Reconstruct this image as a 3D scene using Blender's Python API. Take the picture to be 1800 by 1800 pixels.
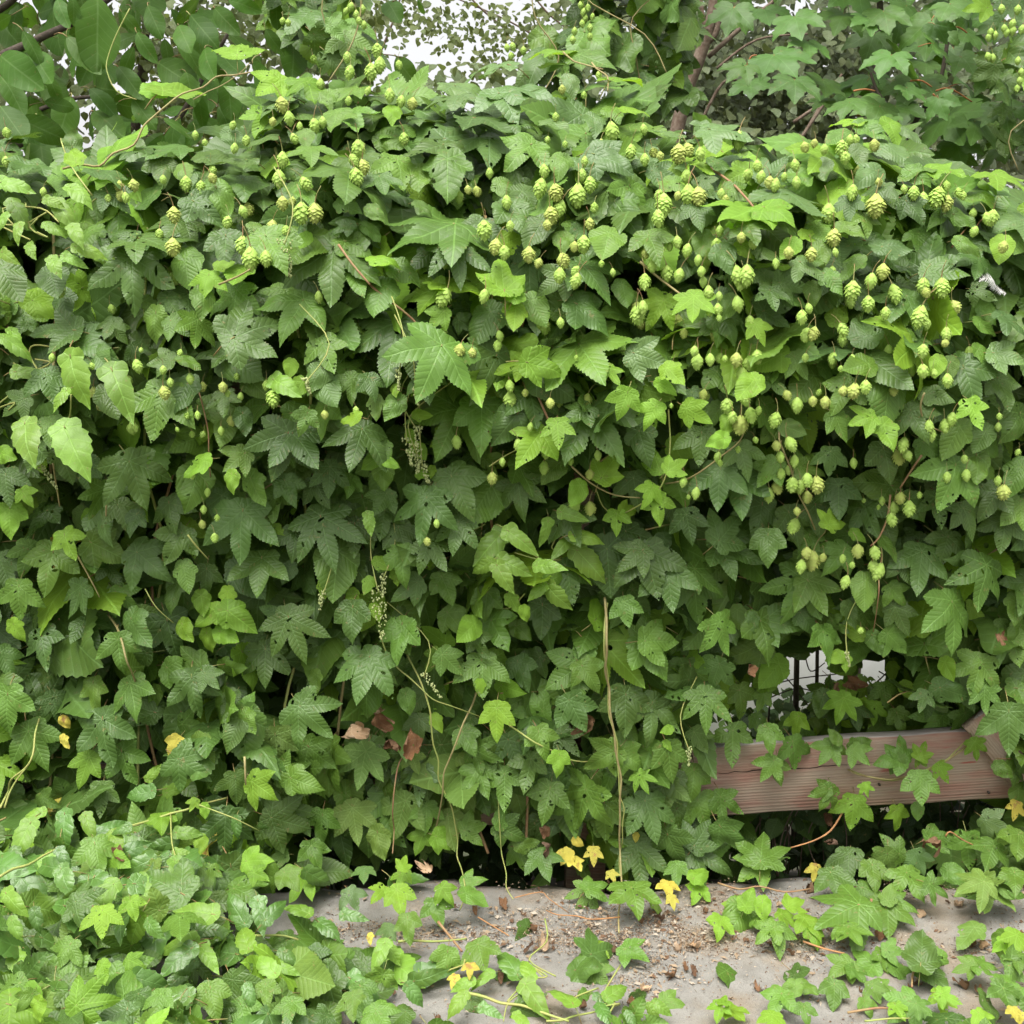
import bpy, math, random
import numpy as np
from mathutils import Vector, Matrix
from mathutils.geometry import delaunay_2d_cdt

for o in list(bpy.data.objects):
    bpy.data.objects.remove(o, do_unlink=True)
scene = bpy.context.scene
COL = scene.collection
R = math.radians
random.seed(7)
rng = np.random.default_rng(11)

# ---------------------------------------------------------------- camera
CAM = Vector((0.0, -2.35, 1.15))
PITCH = R(-9.0)
FPX = 1930.0                                     # focal length in photograph pixels (1800 wide)
cd = bpy.data.cameras.new('camera')
cam = bpy.data.objects.new('camera', cd)
COL.objects.link(cam)
cam.location = CAM
cam.rotation_euler = (R(90) + PITCH, 0, 0)
cd.sensor_width = 36.0
cd.lens = 36.0 * FPX / 1800.0
cd.clip_start = 0.02
cd.clip_end = 2000
scene.camera = cam

# ---------------------------------------------------------------- light: bright overcast
SUN_EL, SUN_AZ = 68.0, 205.0                     # degrees; azimuth clockwise from +Y (behind the camera)
w = bpy.data.worlds.new('World')
scene.world = w
w.use_nodes = True
nt = w.node_tree
nt.nodes.clear()
sky = nt.nodes.new('ShaderNodeTexSky')
sky.sky_type = 'NISHITA'
sky.sun_disc = False
sky.sun_elevation = R(SUN_EL)
sky.sun_rotation = R(SUN_AZ)
sky.air_density = 1.0
sky.dust_density = 6.0
sky.ozone_density = 1.0
hs = nt.nodes.new('ShaderNodeHueSaturation')
hs.inputs['Saturation'].default_value = 0.05     # cloud cover: almost no blue left
bg = nt.nodes.new('ShaderNodeBackground')
bg.inputs['Strength'].default_value = 0.115
wo = nt.nodes.new('ShaderNodeOutputWorld')
nt.links.new(sky.outputs[0], hs.inputs['Color'])
nt.links.new(hs.outputs[0], bg.inputs['Color'])
nt.links.new(bg.outputs[0], wo.inputs['Surface'])
sl = bpy.data.lights.new('sun', 'SUN')
sl.energy = 1.5
sl.angle = R(40)
sl.color = (1.0, 0.95, 0.86)
so = bpy.data.objects.new('sun', sl)
COL.objects.link(so)
so.rotation_euler = (R(90 - SUN_EL), 0, R(180 - SUN_AZ))
scene.view_settings.view_transform = 'Standard'
scene.view_settings.look = 'None'
scene.view_settings.gamma = 1.0
scene.view_settings.use_curve_mapping = False
scene.view_settings.exposure = 1.48
try:
    scene.cycles.max_bounces = 6
    scene.cycles.diffuse_bounces = 2
    scene.cycles.transmission_bounces = 4
    scene.cycles.glossy_bounces = 2
    scene.cycles.use_denoising = True
except Exception:
    pass

# ---------------------------------------------------------------- pixels to directions
FWD = Vector((0, math.cos(PITCH), math.sin(PITCH)))
UPV = Vector((0, -math.sin(PITCH), math.cos(PITCH)))
RGT = Vector((1, 0, 0))

def ray(px, py):
    return FWD * FPX + RGT * (px - 900) + UPV * (900 - py)

def at_y(px, py, Y):
    r = ray(px, py)
    return CAM + r * ((Y - CAM.y) / r.y)

def at_z(px, py, Z):
    r = ray(px, py)
    return CAM + r * ((Z - CAM.z) / r.z)

def mpp(P):                                      # metres per photograph pixel at a point
    return (P - CAM).dot(FWD) / FPX

def interp(x, pts):
    return float(np.interp(x, [p[0] for p in pts], [p[1] for p in pts]))

def bump(px, py):
    return (math.sin(px * .013 + 1.3 * math.sin(py * .009)) * math.sin(py * .015 + .7) * .035
            + math.sin(px * .031 + py * .02) * .018 + math.sin(px * .006 + 2) * .02)

WALL = [(0, .16), (120, .06), (200, -.04), (300, -.18), (420, -.28), (600, -.31), (720, -.30), (800, -.25),
        (900, -.20), (1050, -.18), (1300, -.16), (1480, -.12), (1600, -.12)]
MOUND = [(0, .22), (300, .20), (480, .13), (620, .08), (820, .05), (1100, .035), (1500, .04), (1700, .07), (1800, .09)]

def surf(px, py, dy=0.0, dh=0.0):
    """front surface of the growth seen through a pixel: the leaf wall, or the creepers on the ground"""
    Y = interp(py, WALL) + bump(px, py) * (1 if py < 1250 else .5) + dy
    if px < 620 and py > 1100: Y -= .13 * min(1, (py - 1100) / 330) * min(1, (620 - px) / 200)
    P = at_y(px, py, Y)
    if py > 1330:
        h = interp(px, MOUND) + dh
        if py > 1620:
            h *= .75
        G = at_z(px, py, max(h, .012))
        if G.y < P.y or P.z < .01:
            return G, True
    return P, False

CREST = [(-700, 250), (-200, 255), (0, 250), (120, 265), (330, 240), (420, 225), (470, 160), (520, 115), (640, 118), (700, 142), (820, 148),
         (1000, 132), (1090, 138), (1130, 190), (1200, 232), (1300, 240), (1350, 285), (1430, 272), (1480, 228),
         (1540, 225), (1600, 270), (1700, 305), (1800, 330), (2000, 330), (2600, 300)]
# ---------------------------------------------------------------- survey of the photograph
# Each line: x y (pixel of the leaf's petiole joint, in a 3x enlarged 600-px tile), direction of the tip
# (0 = down, 90 = right, -90 = left, 180 = up), length, then kind (5/3 lobes, 1 heart, c clematis) and tint.
# 'f' after the tint: the blade lies flat (faces the sky).
LEAVES = {
(0, 0): """
1250 290 172 150 3l;825 495 190 140 1l;860 480 95 230 1lf;1480 420 -60 150 3l;1620 430 25 140 5l;1725 490 10 95 1m;400 850 200 95 1l
200 870 -80 160 3df;380 770 165 90 1d;760 790 -85 270 3df;940 775 -75 175 3df;850 850 0 125 3d;1090 835 140 150 1d;1300 840 -80 210 3df
1280 945 8 175 3d;1410 720 -70 130 1df;1610 700 0 80 1m;1640 780 0 145 3m;1780 590 -20 150 3m;1140 990 15 175 1m;1020 1060 48 200 3d
1335 1190 60 105 1m;1400 1240 28 210 3m;1190 1240 0 165 3d;1760 1300 -5 290 5d;1550 980 0 95 1m;695 1350 2 280 5d;720 1250 80 270 5df
690 1240 -95 150 3df;270 1435 10 140 1d;1100 1450 -20 120 3l;1150 1400 110 90 1l;1070 1540 0 115 1m;770 1580 20 95 1m;820 1650 -12 150 1m;900 1690 50 130 3m
880 1570 35 120 1m;1600 1580 -32 210 3m;1230 1780 105 330 5d;390 1740 -92 240 3d;400 1740 55 200 3d;0 1420 45 180 1d;60 1740 20 110 cl;330 1560 10 130 1d
0 960 80 190 cl;290 1060 40 170 cl;240 1050 70 110 cl;370 985 60 150 cl;380 1190 30 135 cl;400 1300 75 175 cl;340 1350 65 140 cl;60 1060 40 150 cl;10 1330 60 120 cl;270 1360 25 120 cl;100 1180 -20 110 cl;240 1180 70 110 cl;150 1290 20 100 cl;30 1130 -40 110 cl
70 730 100 150 3df;0 760 80 120 3d;130 900 60 170 3df;520 900 70 160 3df;560 1010 60 150 3d;960 880 10 90 1m;1200 700 60 110 1d;1000 900 0 100 1d;1600 1010 40 100 1m""",
(600, 0): """
880 340 -85 240 5bf;1200 330 -80 180 3bf;1250 290 80 200 3mf;1170 268 -95 190 1lf;1430 420 100 180 1lf;1200 410 20 90 1b;600 450 60 180 3bf;620 500 -80 190 5bf
850 480 95 280 5bf;830 490 40 195 3b;700 620 70 230 3df;780 720 -75 280 5bf;540 730 75 340 5b;540 760 -72 215 3d;560 840 -5 215 1m;20 600 40 185 3m;1000 760 -50 185 3m
1160 830 -10 115 1m;1330 810 65 225 3b;1330 620 15 110 1b;1050 580 70 120 1mf;1420 570 60 100 1mf;1500 580 90 130 1lf;1780 720 -100 160 3bf;1440 1060 35 190 1m;1410 1230 -15 160 1m
950 1010 48 155 1d;1060 1170 -38 155 1d;1210 1190 98 135 1m;840 960 30 100 1m;880 1080 30 185 3d;740 1180 -20 165 3d;600 1290 10 195 5d;600 1180 -80 370 5mf;400 1070 60 100 3d
290 840 20 155 3m;410 890 0 120 1m;200 930 20 125 3d;210 730 70 125 1m;270 570 0 85 1l;0 1070 70 110 1m;150 1100 60 90 1m;130 1190 50 105 1m;20 1270 60 185 3m;40 1400 30 170 3m
220 1500 -18 150 1m;280 1400 65 155 1m;180 1360 80 130 1lf;510 1520 -70 205 3l;540 1640 -40 125 3l;530 1490 80 270 3lf;860 1530 188 190 3l;900 1560 150 120 1l;910 1570 150 100 1l;920 1620 0 115 1l;1000 1580 30 145 1m
790 1640 -30 200 1d;300 1700 -12 330 5d;1190 1450 -60 190 3d;1240 1600 60 230 3d;1260 1390 45 235 3d;1700 1580 -30 175 5l;1170 1240 0 95 1m;1480 1500 20 110 1m;1480 1320 70 130 1d;1520 1560 60 100 1m
100 460 -60 160 3m;330 670 -80 140 1mf;1620 1240 30 150 3m;1700 1300 0 100 1m;50 1180 -60 120 3d;1640 900 70 150 3d;1720 960 60 130 3m;900 640 80 140 3d;480 1330 10 170 3d;1240 1180 20 130 3d;400 620 80 160 3df;1100 640 70 130 1bf""",
(1200, 0): """
140 680 85 230 3bf;130 660 -60 90 3b;300 790 10 105 1m;160 850 80 125 1m;50 740 -80 100 1bf;920 645 -100 145 1lf;950 660 60 155 1m;1090 650 30 120 1l;1170 680 60 110 1b;850 700 -60 115 1m
1060 760 60 165 1b;920 790 20 110 1b;600 910 50 105 1m;730 860 10 100 1b;1300 890 85 190 3lf;1270 890 -80 155 1mf;1560 950 75 120 1mf;1650 920 75 200 5lf;520 1010 70 250 5bf;390 1100 -80 255 3lf;430 1090 70 170 3lf
1020 900 -60 135 1b;1040 1000 50 135 3d;960 1140 20 95 3m;880 1050 0 125 3d;1400 1100 -50 135 3m;1430 1130 60 135 1m;1180 1060 40 150 3d;1790 1160 -80 155 3bf;1790 1220 -10 130 1m;280 1200 100 135 1lf
590 1280 -45 105 1l;640 1230 60 95 1l;540 1180 55 100 1m;850 1190 60 125 1m;400 1320 70 130 1d;700 1190 40 120 1m;310 1290 60 115 1l;200 1310 30 120 1d;110 1240 -10 105 1m;720 1300 15 105 1m;920 1370 -45 130 1m
760 1450 40 125 1m;1050 1300 95 200 1b;1190 1350 20 110 3d;1280 1430 160 220 3d;1290 1430 85 225 3d;1560 1360 0 125 5d;1600 1460 140 130 1b;1690 1270 -10 110 1l;510 1490 75 180 3d;460 1530 10 115 3d;680 1510 10 100 1m
560 1570 70 110 1m;60 1560 0 140 5l;200 1660 30 160 3d;260 1580 -30 115 1m;380 1710 30 120 3l;960 1785 178 175 1b;1180 1560 -40 190 5d;1290 1430 30 100 1m;1540 1530 70 130 3d;1680 1660 60 190 3b;1580 1640 50 110 1m
1460 1270 60 130 1m;1560 1700 60 120 1m;240 1000 70 150 3m;330 1060 50 110 3m;60 1080 20 130 3d;100 950 30 120 3d;1060 980 -40 110 3d;1500 1000 70 150 1mf;1200 900 60 120 1m;620 1380 60 150 3d;1000 1380 50 140 3d;340 1190 30 130 3d;430 1440 10 120 3d""",
(0, 600): """
20 -20 55 190 cl;80 160 85 190 cl;370 80 15 290 cl;590 150 25 295 cl;350 260 -40 140 cl;130 430 0 235 cl;340 450 25 290 cl;270 420 0 140 3m;130 300 -60 155 3d;320 570 15 175 1d;200 560 -20 140 1d
400 0 80 200 3d;500 60 40 120 1d;680 630 25 290 5d;900 100 -75 130 3d;960 90 70 110 1m;1200 50 -80 185 3d;1190 60 65 205 1d;870 260 -25 280 3m;990 220 -30 185 1d;1090 340 85 190 1m;1210 400 -15 165 1m;1280 380 10 120 1d
1520 480 -20 250 5d;1540 480 45 200 3d;1620 380 -20 125 3m;1700 210 30 130 1d;1700 10 20 170 3m;1440 200 60 180 cl;1310 200 50 130 1m;1290 590 -50 145 3m;1080 630 -60 145 1l;1040 690 -15 195 1m;1220 700 0 95 1l;1320 720 20 150 1m
1500 730 20 150 3d;1460 800 -10 150 3m;1660 740 30 150 3d;1280 890 -5 290 5d;1740 660 0 160 5d;250 890 -30 190 3d;160 1080 -15 180 3m;340 1020 20 135 3l;480 1060 60 215 3m;280 1110 -15 230 3m;100 1290 -5 185 3m
430 1290 -20 185 5d;610 1320 45 155 3m;610 1310 120 140 1m;720 1110 50 215 3d;720 910 -20 125 3d;890 850 10 160 3d;960 1010 -30 190 3d;1090 1200 0 145 3d;970 1190 10 140 1m;940 1260 -30 185 1d;1060 1340 10 110 1l;1200 1320 0 110 1l;1140 1420 -60 145 1l
1200 1420 50 185 1l;960 1490 20 90 1l;1090 1540 10 105 1l;1160 1530 60 110 1l;1260 1190 40 200 1d;1380 1140 -5 200 3d;1560 1000 -10 160 3d;1440 980 -10 100 3l;1690 920 10 300 5d;1780 1110 -5 280 1m;1520 1450 25 280 5d;1500 1450 -60 160 3d
620 1570 5 180 3m;400 1590 0 190 3d;690 1460 20 150 1d;220 1550 10 190 3d;1060 1720 -80 220 3m;1080 1750 40 110 3d;880 1720 60 140 3m;880 1470 20 220 5d;1400 1620 0 200 5d;50 880 0 160 3l;0 590 75 90 1l;120 790 30 90 3l;70 1490 30 110 1l;1700 140 -30 140 1d;560 1180 40 140 3d;240 170 20 150 3d
30 700 0 160 3d;620 860 20 150 3d;470 640 0 150 1d;1180 280 0 120 3d;560 260 20 140 1d;0 1150 20 190 3d;0 1640 30 160 3d;440 1480 30 150 3d""",
(600, 600): """
530 20 -25 290 5m;820 70 -20 290 5d;50 190 0 140 5m;140 190 20 130 3d;180 310 0 100 1m;300 310 -30 130 1m;80 400 -80 95 1l;960 110 -75 165 3l;980 110 70 215 3l;1000 100 20 100 1l;1030 170 62 265 1d;620 360 -25 300 5m;740 330 0 250 3m
930 380 -35 205 1d;990 270 20 180 3d;1290 370 38 290 5d;1290 360 -60 170 3d;1510 270 -20 155 3l;1400 140 40 110 3l;1540 60 70 195 3b;1660 340 -30 135 3l;1720 140 40 110 1l;1680 220 60 110 1l;1570 470 15 185 1d;1140 430 5 140 3l;1050 480 -35 185 3l
1150 640 -45 135 1m;110 460 -10 200 5d;220 540 20 105 1m;180 620 -60 95 1l;230 630 70 80 1l;220 670 0 115 1m;240 800 -30 130 3d;450 820 -10 250 5d;580 710 25 240 3d;790 760 -30 225 1m;930 740 10 200 5d;1370 720 140 165 3l;1680 680 200 135 3l;1725 680 120 120 3l
1640 770 -20 110 3l;1660 830 5 140 3l;1480 900 100 90 3l;1450 910 0 110 3l;1260 760 -20 110 1l;850 1010 -45 235 cl;880 1000 50 215 cl;1090 950 -10 155 cl;1225 1020 85 185 cl;1200 1040 -40 140 cl;1240 1100 45 240 cl;840 1150 65 195 cl;1030 1180 85 145 cl
1080 1270 112 145 cl;1070 1290 -50 125 cl;1085 1290 40 195 cl;820 1180 25 175 cl;790 1160 -60 140 cl;1160 900 70 155 cl;310 1110 5 190 3m;460 1060 30 170 5d;620 950 -10 170 5d;40 1140 -15 240 3d;70 960 0 180 3d;230 890 -5 160 3d;190 1160 60 95 1l;150 1260 -20 80 1l
140 910 10 120 cl;400 1270 -50 170 3d;530 1240 20 160 3m;770 1320 -5 165 3m;890 1350 30 95 1l;960 1410 20 75 1l;790 1470 30 180 3m;700 1490 -40 115 1l;920 1500 50 110 1m;320 1490 -10 210 3m;60 1400 0 190 3d;150 1660 -20 270 5d;530 1650 40 160 3m;510 1650 -40 130 3m
740 1680 0 190 3m;1270 1700 -60 230 3m;1280 1700 150 140 3m;1270 1710 35 170 3m;1590 1580 40 240 3m;1590 1570 170 150 3m;1600 1580 90 180 3m;1600 1100 20 250 3d;1590 1100 -50 170 3d;1720 1190 0 260 3d;1400 1090 0 285 1d;1490 1370 10 140 3m;1060 1390 0 180 3d;930 1690 20 160 3d
700 1560 30 140 3d;560 1430 40 150 3m;1180 1180 10 200 3d;380 40 0 170 3d;440 180 10 150 3d;1180 900 20 190 3d;1500 1000 20 190 3d;1540 720 10 170 3d;300 980 20 160 3d""",
(1200, 600): """
50 270 30 110 3d;20 350 60 155 3l;180 160 40 160 3d;380 200 -45 125 1l;450 190 45 145 3m;590 80 30 140 3m;690 180 -40 165 1m;820 40 -80 200 3bf;740 140 40 110 1m;980 120 -75 125 1m;990 100 60 250 1d;1090 190 0 255 1m;1230 360 20 130 3d;880 220 -30 180 3m
1000 400 -75 120 3l;800 390 30 155 3m;1060 440 20 145 1l;1200 360 30 180 3d;1290 280 70 150 1d;1480 130 20 230 3d;1660 190 20 180 3d;1350 95 -10 90 1l;1410 100 10 90 1m;1560 40 30 120 1m;1640 60 75 190 3b;1520 330 20 150 3l;1600 470 -30 130 1m;1600 530 75 125 1m
1460 450 -25 190 1m;1270 530 50 155 3m;1550 600 0 150 1m;1610 670 20 95 1m;1790 660 -30 165 1m;1780 380 -30 160 1m;1440 650 -10 240 3m;1660 790 -35 175 3d;200 670 0 220 3d;220 510 -70 105 1l;250 400 -20 95 1l;490 450 -50 110 1m;540 450 70 115 1m
490 640 -40 160 3m;620 660 80 160 5m;770 970 160 125 3l;780 580 0 130 3d;1100 760 -95 195 1m;1190 830 40 150 1m;960 870 20 170 5d;670 1020 -30 120 5m;880 1020 -80 145 1m;900 1010 60 85 1l;850 1100 -40 160 3m;1050 1030 40 150 1m;960 1260 0 155 1m
190 1060 62 280 5d;190 1050 140 200 3d;20 910 10 170 3d;640 1260 -25 240 5m;660 1260 30 210 3m;60 1200 50 200 3m;40 1250 15 250 3m;1400 1030 -10 160 3d;1600 1180 -5 235 5m;1260 1110 0 220 3d;1420 1370 10 310 5m;1150 1150 20 150 3d;1100 1300 40 130 3m
1120 1400 20 170 3d;1080 1540 45 145 3m;1000 1550 20 110 1m;930 1600 -20 105 1m;740 1530 10 180 3m;620 1430 30 150 1d;410 1470 15 265 3m;430 1470 75 200 3m;190 1480 15 190 5m;370 1450 10 90 1d;1760 1360 0 140 1m;1570 1690 -10 200 5m;1740 1550 10 170 3m
1040 900 20 190 3d;300 560 20 170 3d;100 480 0 160 3d;420 860 -10 190 3d;700 860 10 180 3d;1340 820 10 170 3d;1700 940 -10 170 3d;1780 860 -40 150 3m;560 900 20 200 3d;820 760 0 180 3d;1480 880 20 180 3d;1060 560 10 190 3d;300 720 0 200 3d;450 1020 0 170 3d""",
(0, 1200): """
150 250 25 240 3m;40 60 0 220 3m;490 0 0 160 3m;690 0 0 205 3m;540 190 5 250 5d;1010 -30 5 210 5d;940 400 60 205 5d;1290 180 0 275 1d;1270 180 -30 200 1d;1280 150 150 120 1m;1290 165 20 110 1m;1580 120 40 225 5d;540 550 0 165 3d;470 390 -20 180 3l;640 360 20 190 5m
1430 710 70 220 5d;1190 700 -5 220 5d;1470 490 110 170 3m;1530 500 70 165 1m;940 300 -30 160 3y;330 190 30 90 1y;330 290 20 90 1y;780 510 140 115 cl;800 570 -80 165 cl;880 580 110 155 cl;850 700 0 130 3l;1030 620 -30 70 3l;1080 650 0 70 1l
1245 715 -5 120 cl;1370 750 60 60 cl;1370 780 10 100 cl;1400 790 20 100 cl;930 790 90 145 cl;920 890 90 95 cl;880 900 -45 125 cl;920 935 25 145 cl;1060 820 0 90 1l;160 740 -25 225 cl;230 680 -75 135 cl;340 690 0 195 cl;450 700 20 130 cl;590 790 30 125 cl
640 900 110 175 cm;500 850 10 190 3m;260 930 -15 245 cl;310 880 30 110 cl;320 980 20 160 cm;710 1060 85 265 cl;600 1060 -40 225 cl;1120 1220 -100 245 cl;1290 1270 215 205 cl;1360 1150 10 190 cm;1400 1250 140 185 cl;1630 1215 -110 155 cl;1680 1260 60 145 cl
1020 1360 -75 225 cl;1010 1400 -50 245 cl;1060 1390 35 165 cl;1310 1400 200 165 cl;1450 1530 230 165 cl;690 1150 10 120 3l;180 1200 10 130 cl;540 1200 -10 150 3l;370 1380 -30 180 3m;680 1460 60 100 3l;540 1490 10 115 1l;850 1640 -10 170 3m;1110 1610 10 190 3m
400 1700 100 250 5l;170 1640 -40 140 3m;200 1680 0 120 1l;730 1640 -10 150 3d;1400 1590 0 140 3m;1540 1680 -10 150 3m;1640 1420 20 160 3d;30 1110 40 160 cl;60 1420 30 160 cl;1580 1450 -40 130 3m;780 1260 40 120 cm;1160 1310 60 110 cm;60 1250 20 120 cl;1300 1600 20 120 cm;1480 1420 60 120 cl
680 760 -70 120 cl;1330 520 60 160 3l;1300 940 80 140 3l;1340 1000 60 100 3l;1110 980 0 130 3m;1500 1000 40 130 3m;70 880 0 130 cm;960 960 30 110 3d;1700 700 0 160 3m;1640 860 20 160 3m;1240 500 0 150 3d""",
(600, 1200): """
140 -10 0 210 1m;410 190 -5 150 3b;820 130 0 185 3l;420 470 0 180 3b;340 60 10 110 1m;730 0 0 75 1l;700 350 60 150 5m;640 260 30 140 3m;130 360 -10 210 5o;60 660 10 200 5o;340 620 -20 235 3o;190 790 10 150 1o;370 380 20 110 3o
650 780 110 130 3m;840 760 60 155 3m;840 750 170 110 1m;930 870 20 150 3m;940 860 100 110 1m;1100 560 -10 190 3m;1290 560 -15 235 5m;1150 380 0 120 3l;1440 360 -60 185 3m;1480 350 155 150 1m;1480 370 50 160 3m;1570 480 20 110 5l;1310 1090 -30 170 5m;1300 1090 120 140 3m
1530 1080 15 190 5m;430 800 -20 120 3l;500 810 60 130 3l;330 1000 -20 110 3l;320 980 160 90 3l;290 1090 10 160 3l;220 1090 -40 110 3l;650 1060 105 125 3m;655 1110 65 145 1m;530 1080 40 120 3l;490 1160 20 150 3m;350 1240 0 150 3m;560 1420 -15 170 3m
720 1380 20 160 3m;120 980 0 110 3b;10 1220 80 140 cl;230 1370 -30 170 cl;240 1380 30 140 cl;930 1540 215 205 cl;1000 1560 200 140 cl;970 1590 30 205 cl;1220 1690 228 195 cl;790 1530 -60 140 cl;650 1640 -45 150 cl;690 1570 -70 140 cl;1400 1660 120 155 cl;1360 1700 40 120 cl
1620 1700 30 110 cl;1650 1690 60 125 cl;1510 1740 30 100 cl;1340 1650 60 110 cl;740 1710 60 130 cl;920 1750 40 120 cl;1330 1510 40 130 3m;1320 1390 60 120 3l;1500 1400 60 150 3m;350 1600 40 150 cm;100 1600 20 150 3m;1200 890 -30 120 3y;1230 830 60 80 1y;1220 930 40 120 3y
1330 880 0 130 3y;1420 1000 20 95 3y;1720 1060 10 130 3y;680 1490 -10 100 3y;150 1330 0 70 1y;600 1550 -20 100 3y;1555 800 0 60 1y;1740 1130 20 110 3y;880 300 20 180 3d;1000 400 -10 190 3d;1040 260 20 160 3m;1200 620 10 200 3m;1600 620 20 230 5d;1560 850 10 250 5d
1720 800 20 190 3d;860 480 0 200 3m;560 700 10 180 3o;720 450 20 170 5m;1640 100 0 260 5d;1500 60 0 230 3d;1720 340 10 200 3m;1050 900 10 160 3d;450 650 0 150 3m;1200 90 30 190 3d;40 1100 30 120 3b;60 1650 0 150 3m;180 1720 30 160 3m;1770 960 0 120 3m;1160 270 40 150 3d;250 1290 -20 130 3d""",
(1200, 1200): """
580 310 10 180 3m;450 240 5 160 3m;265 250 0 225 3m;790 330 -30 140 3m;790 330 60 110 1m;480 420 20 150 3m;480 410 -30 150 3m;820 310 -160 90 1m;900 350 45 135 3m;900 345 110 120 1m;1160 400 185 140 3m;1150 400 -80 150 3m;1140 400 -30 110 1m
1250 490 5 180 3m;1350 440 30 120 3l;1250 390 150 100 5l;1250 390 40 80 3l;780 560 -20 150 5m;770 560 -80 110 3m;905 620 -5 180 3l;960 540 20 80 5l;1130 670 0 135 3l;1240 650 0 90 1m;1370 170 -30 170 5m;1490 160 10 150 5m;1540 310 10 120 5l
1720 150 0 235 3d;1590 20 10 150 5m;850 80 -20 150 5l;830 20 20 100 1l;880 30 0 90 1l;1060 20 10 130 3m;1130 160 20 130 3m;1010 120 0 110 5l;60 260 30 150 3m;60 880 60 250 5d;60 860 150 170 3d;410 940 175 200 5m;420 950 -60 160 3m;430 940 100 150 3m
930 1170 -70 260 5m;950 1080 60 150 3m;1080 1160 0 200 3m;1090 1150 70 170 3m;1080 1150 170 110 1m;1255 1480 178 200 1d;1260 1475 125 180 1d;1265 1485 55 190 1d;1540 1480 85 170 5m;1530 1490 -70 120 3m;1690 1610 20 160 3m;1680 1600 120 130 1m;1690 1600 -60 110 3m
520 1640 -30 150 3m;620 1590 60 120 1m;600 1600 -60 110 1m;800 1590 0 150 3m;470 1750 0 130 3l;640 1710 10 120 3m;1000 1590 20 120 3m;1040 1590 60 130 3m;1220 1690 -60 170 5m;1230 1690 60 120 5m;1360 1640 10 150 3l;1360 1640 60 140 3l;200 1700 -10 110 3l;250 1720 50 110 3l;210 1690 160 70 3l
490 1290 15 160 3m;480 1290 -50 130 3m;520 1220 60 150 3l;640 1240 50 150 3l;560 1180 120 110 3l;680 1300 20 120 3l;870 1290 40 140 3m;850 1280 -40 130 3m;880 1480 -60 140 3m;890 1500 40 130 3m;1060 1420 10 130 3m;1070 1410 90 120 3m;200 1250 -10 120 3l;330 1180 160 120 1l;300 1170 -40 110 3l;420 1150 0 110 1l
1600 1060 0 190 5o;1590 1050 -70 160 5o;1620 1060 80 180 5o;1600 1050 170 140 3o;700 970 -10 120 3y;1740 1720 20 110 3y;1780 1750 0 100 3y;1230 900 20 130 3b;90 1080 -20 110 3l;60 1030 120 110 1l;1760 640 -10 150 3y;1770 560 0 140 1m;1770 800 0 160 3m;1750 1000 0 150 3m;880 900 0 180 3d
1000 960 10 160 3m;1080 900 -20 150 5o;1180 1000 30 190 5m;1300 1060 60 150 5m;780 1000 20 170 3d;1500 820 0 170 3m;1640 860 -20 160 3m;1600 720 60 160 3b;200 600 10 200 5m;80 620 20 210 5m;60 460 -10 200 3m;200 760 40 190 3d;300 40 10 160 3m;120 60 0 200 5m;380 180 20 110 3m;1760 1330 -10 150 3l;1700 1360 20 120 3l;1760 1430 10 120 3m;1660 440 60 120 1m;1760 400 0 170 3m;1120 1700 30 110 3l;1560 1740 40 130 3l;1780 1620 -30 120 3m;960 1680 20 120 3m""",
}
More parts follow.
